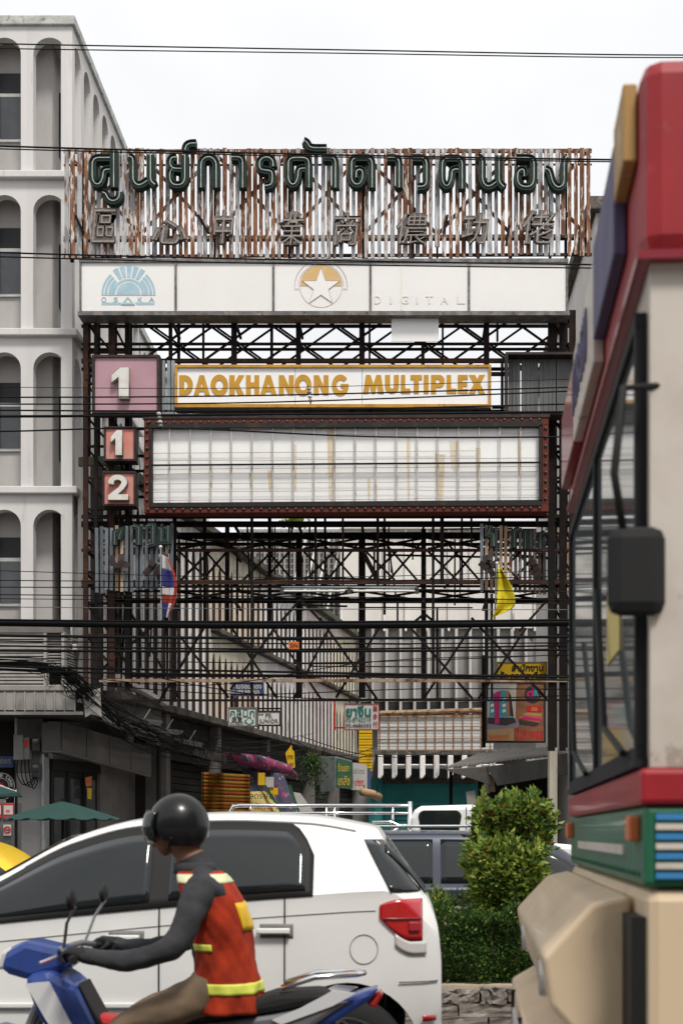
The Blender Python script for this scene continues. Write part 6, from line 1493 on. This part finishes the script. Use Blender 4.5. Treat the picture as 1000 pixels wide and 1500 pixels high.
# nearside: windows, door, white and blue stripes on the green band
for k in range(7):
    x = XB+.35+k*1.25; B().box(x, x+1.1, YN_-.004, YN_+.03, 1.68, 2.55).build('side_window', 'bus_glass', bu)
for k in range(7): B().box(XB+.022, XB+3.4, YN_-.012, YN_-.0045, 1.337+k*.022, 1.351+k*.022).build('stripe', 'bus_ivory' if k % 2 else 'bus_stripe', bu)
for x in (1.9, 7.6):
    for y in (YN_+.16, YFAR-.16):
        o = B().lathe([(.25,-.13),(.44,-.13),(.47,-.08),(.47,.08),(.44,.13),(.25,.13),(.25,-.13)], (XB+x, y, .47), 28, 'y').build('wheel', 'rubber', bu, smooth=True); B().lathe([(0.001,-.10),(.26,-.12),(.26,.12),(0.001,.10)], (XB+x, y, .47), 20, 'y').build('rim', 'galv', o)
# mirror on its arm, yellow permit sticker, driver's fan
B().tube([(XB+.03,YN_+.02,2.45),(XB-.05,YN_-.01,2.44),(XB-.07,YN_+.0,2.25),(XB-.05,YN_+.0,2.12)], .010, 8).build('mirror_arm', 'black', bu, smooth=True)
mi = B().box(XB-.085, XB+.045, YN_-.02, YN_+.04, 1.93, 2.13).build('mirror', 'rubber', bu, bevel=.028); B().box(XB-.07, XB+.03, YN_+.0405, YN_+.044, 1.95, 2.11).build('mirror_glass', 'chrome', mi)
B().box(XB-.008, XB-.005, 3.72, 4.08, 1.92, 2.12).build('permit_sticker', 'poster_yellow', bu)
B().box(XB-.008, XB-.005, 3.72, 4.00, 2.13, 2.22).build('permit_sticker', 'flag_white', bu)
bpiv = Vector((XB, YN_, 0)); bu.rotation_euler = (0,0,math.radians(-3.0)); bu.location = bpiv + Matrix.Rotation(math.radians(-3.0),3,'Z') @ (Vector((5,4.45,0))-bpiv)
# ================================================================== motorcycle
YR_ = 6.2
mc = thing('motorcycle', 'blue underbone motorcycle ridden past the white car', 'motorcycle', (-1.1, YR_, 0))
def bwheel(x, nm):
    w_ = B().lathe([(.215,-.04),(.26,-.045),(.285,-.02),(.285,.02),(.26,.045),(.215,.04),(.215,-.04)], (x,YR_,.285), 32, 'y').build('wheel', 'rubber', mc, smooth=True)
    B().lathe([(.20,-.03),(.218,-.035),(.218,.035),(.20,.03),(.20,-.03)], (x,YR_,.285), 32, 'y').build('rim', 'bike_grey', w_, smooth=True)
    for k in range(6): a = k*math.pi/3+.2; B().bar((x,YR_,.285),(x+.205*math.cos(a),YR_,.285+.205*math.sin(a)),.028,.02).build('spoke', 'bike_grey', w_)
    B().lathe([(0.001,-.06),(.05,-.06),(.05,.06),(0.001,.06)], (x,YR_,.285), 16, 'y').build('hub', 'bike_grey', w_)
bwheel(-1.74, 'f'); bwheel(-.50, 'r')
def bpart(name, pts, hw, mat, bev=.02, y=0.0): return B().prism(pts, YR_-hw+y, YR_+hw+y).build(name, mat, mc, bevel=bev, smooth=False)
for sd in (-1,1): B().tube([(-1.74,YR_+sd*.075,.285),(-1.60,YR_+sd*.075,.62),(-1.50,YR_+sd*.06,.88)], .022, 8).build('fork', 'bike_grey', mc)
bpart('front_mudguard', [(-2.02,.50),(-1.92,.58),(-1.74,.61),(-1.56,.56),(-1.50,.44),(-1.55,.47),(-1.74,.57),(-1.92,.53)], .06, 'bike_blue', .01)
bpart('headlight_cowl', [(-1.73,.88),(-1.71,.97),(-1.62,1.02),(-1.47,.985),(-1.40,.93),(-1.45,.88),(-1.60,.84)], .11, 'bike_blue', .035)
bpart('headlight', [(-1.745,.885),(-1.725,.965),(-1.68,.99),(-1.66,.90)], .09, 'tail_clear', .015)
bpart('leg_shield', [(-1.62,.83),(-1.50,.86),(-1.40,.80),(-1.30,.60),(-1.22,.42),(-1.32,.36),(-1.44,.50),(-1.56,.66)], .16, 'bike_blue', .04)
for sd in (-1,1): B().prism([(-1.60,.80),(-1.50,.81),(-1.40,.62),(-1.34,.45),(-1.42,.50),(-1.52,.66)], YR_+sd*.166-.006, YR_+sd*.166+.006).build('shield_decal', 'bike_white', mc)
bpart('inner_shield', [(-1.39,.80),(-1.28,.60),(-1.17,.42),(-1.21,.42),(-1.30,.59)], .12, 'black', .01); bpart('centre_cover', [(-1.36,.66),(-1.20,.64),(-.98,.60),(-.98,.50),(-1.20,.46),(-1.30,.56)], .075, 'bike_red', .03)
bpart('engine', [(-1.18,.42),(-.88,.46),(-.76,.40),(-.78,.26),(-1.10,.24),(-1.20,.32)], .12, 'bike_grey', .03)
bpart('seat', [(-1.03,.66),(-.92,.70),(-.72,.70),(-.55,.755),(-.34,.765),(-.30,.72),(-.55,.67),(-1.0,.60)], .12, 'rubber', .03)
bpart('side_cover', [(-1.02,.60),(-.55,.665),(-.30,.715),(-.22,.72),(-.40,.60),(-.70,.48),(-.95,.45)], .115, 'bike_grey', .03)
bpart('tail_fairing', [(-.46,.66),(-.28,.722),(-.10,.775),(-.14,.72),(-.30,.62),(-.42,.60)], .095, 'bike_blue', .025)
for sd in (-1,1): B().prism([(-.52,.62),(-.30,.70),(-.20,.755),(-.30,.765),(-.44,.69),(-.56,.64)], YR_+sd*.118-.006, YR_+sd*.118+.006).build('tail_decal', 'bike_white', mc)
B().tube([(-.52,YR_-.11,.775),(-.38,YR_-.10,.82),(-.20,YR_-.07,.83),(-.17,YR_,.83),(-.20,YR_+.07,.83),(-.38,YR_+.10,.82),(-.52,YR_+.11,.775)], .013, 8).build('grab_rail', 'chrome', mc, smooth=True)
bpart('tail_light', [(-.16,.70),(-.10,.76),(-.085,.74),(-.12,.68)], .06, 'tail_red', .01); bpart('rear_mudguard', [(-.26,.62),(-.12,.48),(-.02,.30),(-.05,.30),(-.16,.46),(-.32,.58)], .055, 'black', .01)
B().tube([(-.95,YR_-.13,.30),(-.70,YR_-.16,.27),(-.50,YR_-.17,.30),(-.22,YR_-.17,.38)], [.03,.035,.05,.045], 12).build('exhaust', 'chrome', mc, smooth=True)
B().tube([(-1.36,YR_-.34,.955),(-1.44,YR_-.18,.985),(-1.50,YR_,.97),(-1.44,YR_+.18,.985),(-1.36,YR_+.34,.955)], .014, 8).build('handlebar', 'bike_grey', mc, smooth=True)
for sd in (-1,1):
    B().tube([(-1.40,YR_+sd*.26,.972),(-1.35,YR_+sd*.36,.952)], .019, 8).build('grip', 'rubber', mc)
    B().tube([(-1.43,YR_+sd*.20,.985),(-1.40,YR_+sd*.27,1.10),(-1.36,YR_+sd*.30,1.17)], .007, 6).build('mirror_stalk', 'bike_grey', mc); B().sphere((-1.37,YR_+sd*.32,1.20), .06, 12, 8, (.3,1.1,.75)).build('mirror', 'black', mc, smooth=True)
    B().tube([(-1.45,YR_+sd*.24,.96),(-1.50,YR_+sd*.33,.94)], .007, 6).build('brake_lever', 'chrome', mc)
    B().tube([(-1.02,YR_+sd*.10,.27),(-1.02,YR_+sd*.27,.27)], .018, 8).build('footpeg', 'rubber', mc); B().tube([(-.50,YR_+sd*.10,.285),(-.90,YR_+sd*.09,.40)], .022, 8).build('swing_arm', 'bike_grey', mc); B().tube([(-.50,YR_+sd*.115,.32),(-.42,YR_+sd*.11,.60)], .022, 8).build('shock_absorber', 'chrome', mc)
for o_ in mc.children:
    if o_.name.split('.')[0] in ('headlight_cowl','headlight','handlebar','grip','mirror_stalk','mirror','brake_lever'): o_.location.z -= .037
# ================================================================== rider
rd_ = thing('person', 'motorcycle rider in black helmet, grey jacket and orange safety vest', 'person', (-.8, YR_, .70))
vs = []; es = []; rad = []; reg = []
def jv(p, r, par, rg):
    vs.append(Vector((p[0], YR_+p[1], p[2]))); rad.append(r); reg.append(rg)
    if par is not None: es.append((par, len(vs)-1))
    return len(vs)-1
pel = jv((-.785,0,.78), (.125,.145), None, 'trouser'); wa = jv((-.775,0,.92), (.108,.14), pel, 'jacket'); ch_ = jv((-.81,0,1.07), (.118,.16), wa, 'jacket'); up_ = jv((-.855,0,1.19), (.098,.145), ch_, 'jacket'); nk = jv((-.90,0,1.295), (.06,.06), up_, 'jacket'); hd0 = jv((-.955,0,1.375), (.07,.07), nk, 'skin'); hd1 = jv((-.985,0,1.46), (.085,.075), hd0, 'skin'); jv((-.985,0,1.535), (.07,.065), hd1, 'skin')
for sd in (-1, 1):
    sh = jv((-.86,sd*.185,1.195), (.075,.075), up_, 'jacket'); el0 = jv((-.90,sd*.275,1.06), (.065,.065), sh, 'jacket'); el = jv((-.955,sd*.32,.955), (.056,.056), el0, 'jacket'); fa = jv((-1.14,sd*.325,.905), (.050,.050), el, 'jacket'); wr = jv((-1.29,sd*.315,.925), (.036,.036), fa, 'jacket'); pa_ = jv((-1.345,sd*.313,.948), (.028,.034), wr, 'glove')
    for k in range(4):
        y = sd*(.277+k*.023); f1 = jv((-1.392,y,.955-.002*k), (.0095,.0095), pa_, 'glove'); f2 = jv((-1.412+.004*(k == 3),y,.928), (.009,.009), f1, 'glove'); jv((-1.392,y,.898+.003*(k == 3)), (.008,.008), f2, 'glove')
    th = jv((-1.345,sd*.268,.928), (.0105,.0105), pa_, 'glove'); jv((-1.378,sd*.262,.905), (.009,.009), th, 'glove')
    hp = jv((-.83,sd*.095,.745), (.095,.095), pel, 'trouser'); kn0 = jv((-1.02,sd*.165,.685), (.080,.080), hp, 'trouser'); kn = jv((-1.215,sd*.205,.615), (.066,.066), kn0, 'trouser'); ca_ = jv((-1.15,sd*.205,.47), (.058,.058), kn, 'trouser'); an = jv((-1.04,sd*.20,.335), (.038,.038), ca_, 'trouser'); jv((-1.03,sd*.20,.315), (.036,.036), an, 'trouser')
me = bpy.data.meshes.new('body'); me.from_pydata([tuple(v) for v in vs], es, []); bo_ = bpy.data.objects.new('body', me); COL.objects.link(bo_)
bo_.modifiers.new('skin', 'SKIN'); ly = me.skin_vertices[0].data
for i, r in enumerate(rad): ly[i].radius = r; ly[i].use_root = (i == 0)
ss = bo_.modifiers.new('sub', 'SUBSURF'); ss.levels = 2; ss.render_levels = 2
dg = bpy.context.evaluated_depsgraph_get(); dg.update(); m2 = bpy.data.meshes.new_from_object(bo_.evaluated_get(dg)); bo_.modifiers.clear(); bo_.data = m2; m2.materials.clear()
for n_ in ('jacket','trouser','skin','rubber'): m2.materials.append(M(n_))
for p in m2.polygons:
    p.use_smooth = True; c = p.center; j = min(range(len(vs)), key=lambda i: (vs[i]-c).length - .5*rad[i][0]); p.material_index = ('jacket','trouser','skin','glove').index(reg[j])
cl_ = bo_.vertex_groups.new(name='cloth'); cl_.add(sorted({i for p in m2.polygons if p.material_index < 2 for i in p.vertices}), 1.0, 'REPLACE')
sb2 = bo_.modifiers.new('fine', 'SUBSURF'); sb2.levels = 1; sb2.render_levels = 1
for nm_, sz_, st_ in (('fold', .10, .020), ('crease', .04, .007)):
    tex_ = bpy.data.textures.new(nm_, 'CLOUDS'); tex_.noise_scale = sz_; tex_.noise_depth = 2
    dm_ = bo_.modifiers.new(nm_, 'DISPLACE'); dm_.texture = tex_; dm_.strength = st_; dm_.mid_level = .5; dm_.vertex_group = 'cloth'; dm_.texture_coords = 'LOCAL'
adopt(bo_, rd_)
# shoes
for sd in (-1,1):
    sh_ = B(); sec = [(-.985,.30,.035,.030),(-1.03,.305,.045,.04),(-1.10,.30,.045,.035),(-1.17,.295,.048,.028),(-1.225,.292,.035,.018)]
    rows = []
    for x, z, hw, hh in sec:
        rows.append(len(sh_.v)); sh_.v += [(x, YR_+sd*.205+hw*math.cos(a), z+hh*math.sin(a)) for a in [2*math.pi*k/12 for k in range(12)]]
    for i in range(4):
        for k in range(12): sh_.f.append((rows[i]+k,rows[i]+(k+1)%12,rows[i+1]+(k+1)%12,rows[i+1]+k))
    sh_.f += [tuple(rows[0]+k for k in range(12)), tuple(rows[-1]+k for k in range(12))]
    sh_.build('shoe', 'rubber', rd_, smooth=True)
# orange vest: loft round the torso, with bands
VS = [(-.765,.66,.150,.182),(-.768,.77,.138,.172),(-.772,.85,.126,.166),(-.778,.93,.118,.163),(-.788,1.0,.121,.174),(-.81,1.08,.127,.186),(-.832,1.15,.122,.193),(-.855,1.21,.108,.184),(-.875,1.255,.095,.135),(-.885,1.272,.085,.095)]
def vest(z0, z1, off, a0=0, a1=360, n=36, nz=10):
    def fn(u, v):
        z = z0+(z1-z0)*v; a = math.radians(a0+(a1-a0)*u)
        cx_ = cr1([(q[1],q[0]) for q in VS], z); rx = cr1([(q[1],q[2]) for q in VS], z)+off; ry = cr1([(q[1],q[3]) for q in VS], z)+off
        wv = 1+.022*math.sin(a*5+z*26)+.016*math.sin(a*9-z*41)+.012*math.sin(a*17+z*60)+.03*max(0,(.86-z)/.1)*math.sin(a*7)
        e = .88
        return Vector((cx_+rx*wv*math.copysign(abs(math.cos(a))**e, math.cos(a)), YR_+ry*wv*math.copysign(abs(math.sin(a))**e, math.sin(a)), z))
    return B().grid(fn, n, nz)
vt = vest(.665, 1.272, .008, -152, 152, 60, nz=40).build('vest', 'vest', rd_, smooth=True, solid=.006)
vest(.75, .798, .014, -152, 152, 60, nz=4).build('reflective_band', 'hivis', vt, smooth=True, solid=.004); vest(1.225, 1.262, .012, -150, 150, nz=4).build('shoulder_band', 'hivis_pale', vt, smooth=True, solid=.004); vest(1.02, 1.14, .014, -38, 38, 12, 5).build('back_panel', 'sign_yellow', vt, smooth=True, solid=.004); vest(.935, .965, .014, -152, -100, 8, 3).build('reflective_band', 'hivis', vt, smooth=True, solid=.004)
B().lathe([(.075,0),(.095,.0),(.09,.045),(.07,.05)], (-.905,YR_,1.262), 18).build('collar', 'jacket', rd_, smooth=True)
# helmet, visor, strap and the features of the face
hc = Vector((-.985, YR_, 1.468))
def hel(u, v):
    th = math.pi*(.0+.70*v); a = 2*math.pi*u; f = max(0, -math.cos(a))
    cut = 1 - .36*f**1.3 if True else 1
    th = min(th, math.pi*.70*cut if f > .15 else th)
    return hc + Vector((.128*math.sin(th)*math.cos(a)+.008, .116*math.sin(th)*math.sin(a), .138*math.cos(th)))
B().grid(hel, 48, 20).build('helmet', 'helmet', rd_, smooth=True, solid=.014)
def vis(u, v):
    a = math.pi - .95 + 1.9*u; th = math.pi*(.34+.32*v); return hc + Vector((.150*math.sin(th)*math.cos(a)+.002, .130*math.sin(th)*math.sin(a), .143*math.cos(th)))
B().grid(vis, 18, 6).build('visor', 'car_glass', rd_, smooth=True, solid=.004)
fc = B()
for zz, ax, ay, dx in ((0,0,0,0),):
    fc.sphere((-1.035,YR_,1.425), .075, 16, 12, (.72,.86,1.15))
fo = fc.build('face', 'skin', rd_, smooth=True)
B().add([(-1.085,YR_-.006,1.455),(-1.085,YR_+.006,1.455),(-1.112,YR_,1.412),(-1.084,YR_-.015,1.406),(-1.084,YR_+.015,1.406)], [(0,1,2),(0,2,3),(1,4,2),(3,2,4)]).build('nose', 'skin', fo, smooth=True)
for sd in (-1,1): B().sphere((-1.078,YR_+sd*.028,1.447), .010, 10, 8, (.6,1.2,.8)).build('eye', 'flag_white', fo, smooth=True); B().sphere((-1.084,YR_+sd*.028,1.447), .005, 8, 6).build('iris', 'ink', fo, smooth=True)
B().tube([(-1.080,YR_-.022,1.383),(-1.089,YR_,1.384),(-1.080,YR_+.022,1.383)], .006, 6).build('mouth', 'print_brown', fo, smooth=True)
for sd in (-1,1): B().tube([(-.99,YR_+sd*.118,1.42),(-1.01,YR_+sd*.085,1.37),(-1.03,YR_+sd*.03,1.345)], .006, 5).build('strap', 'black', rd_)
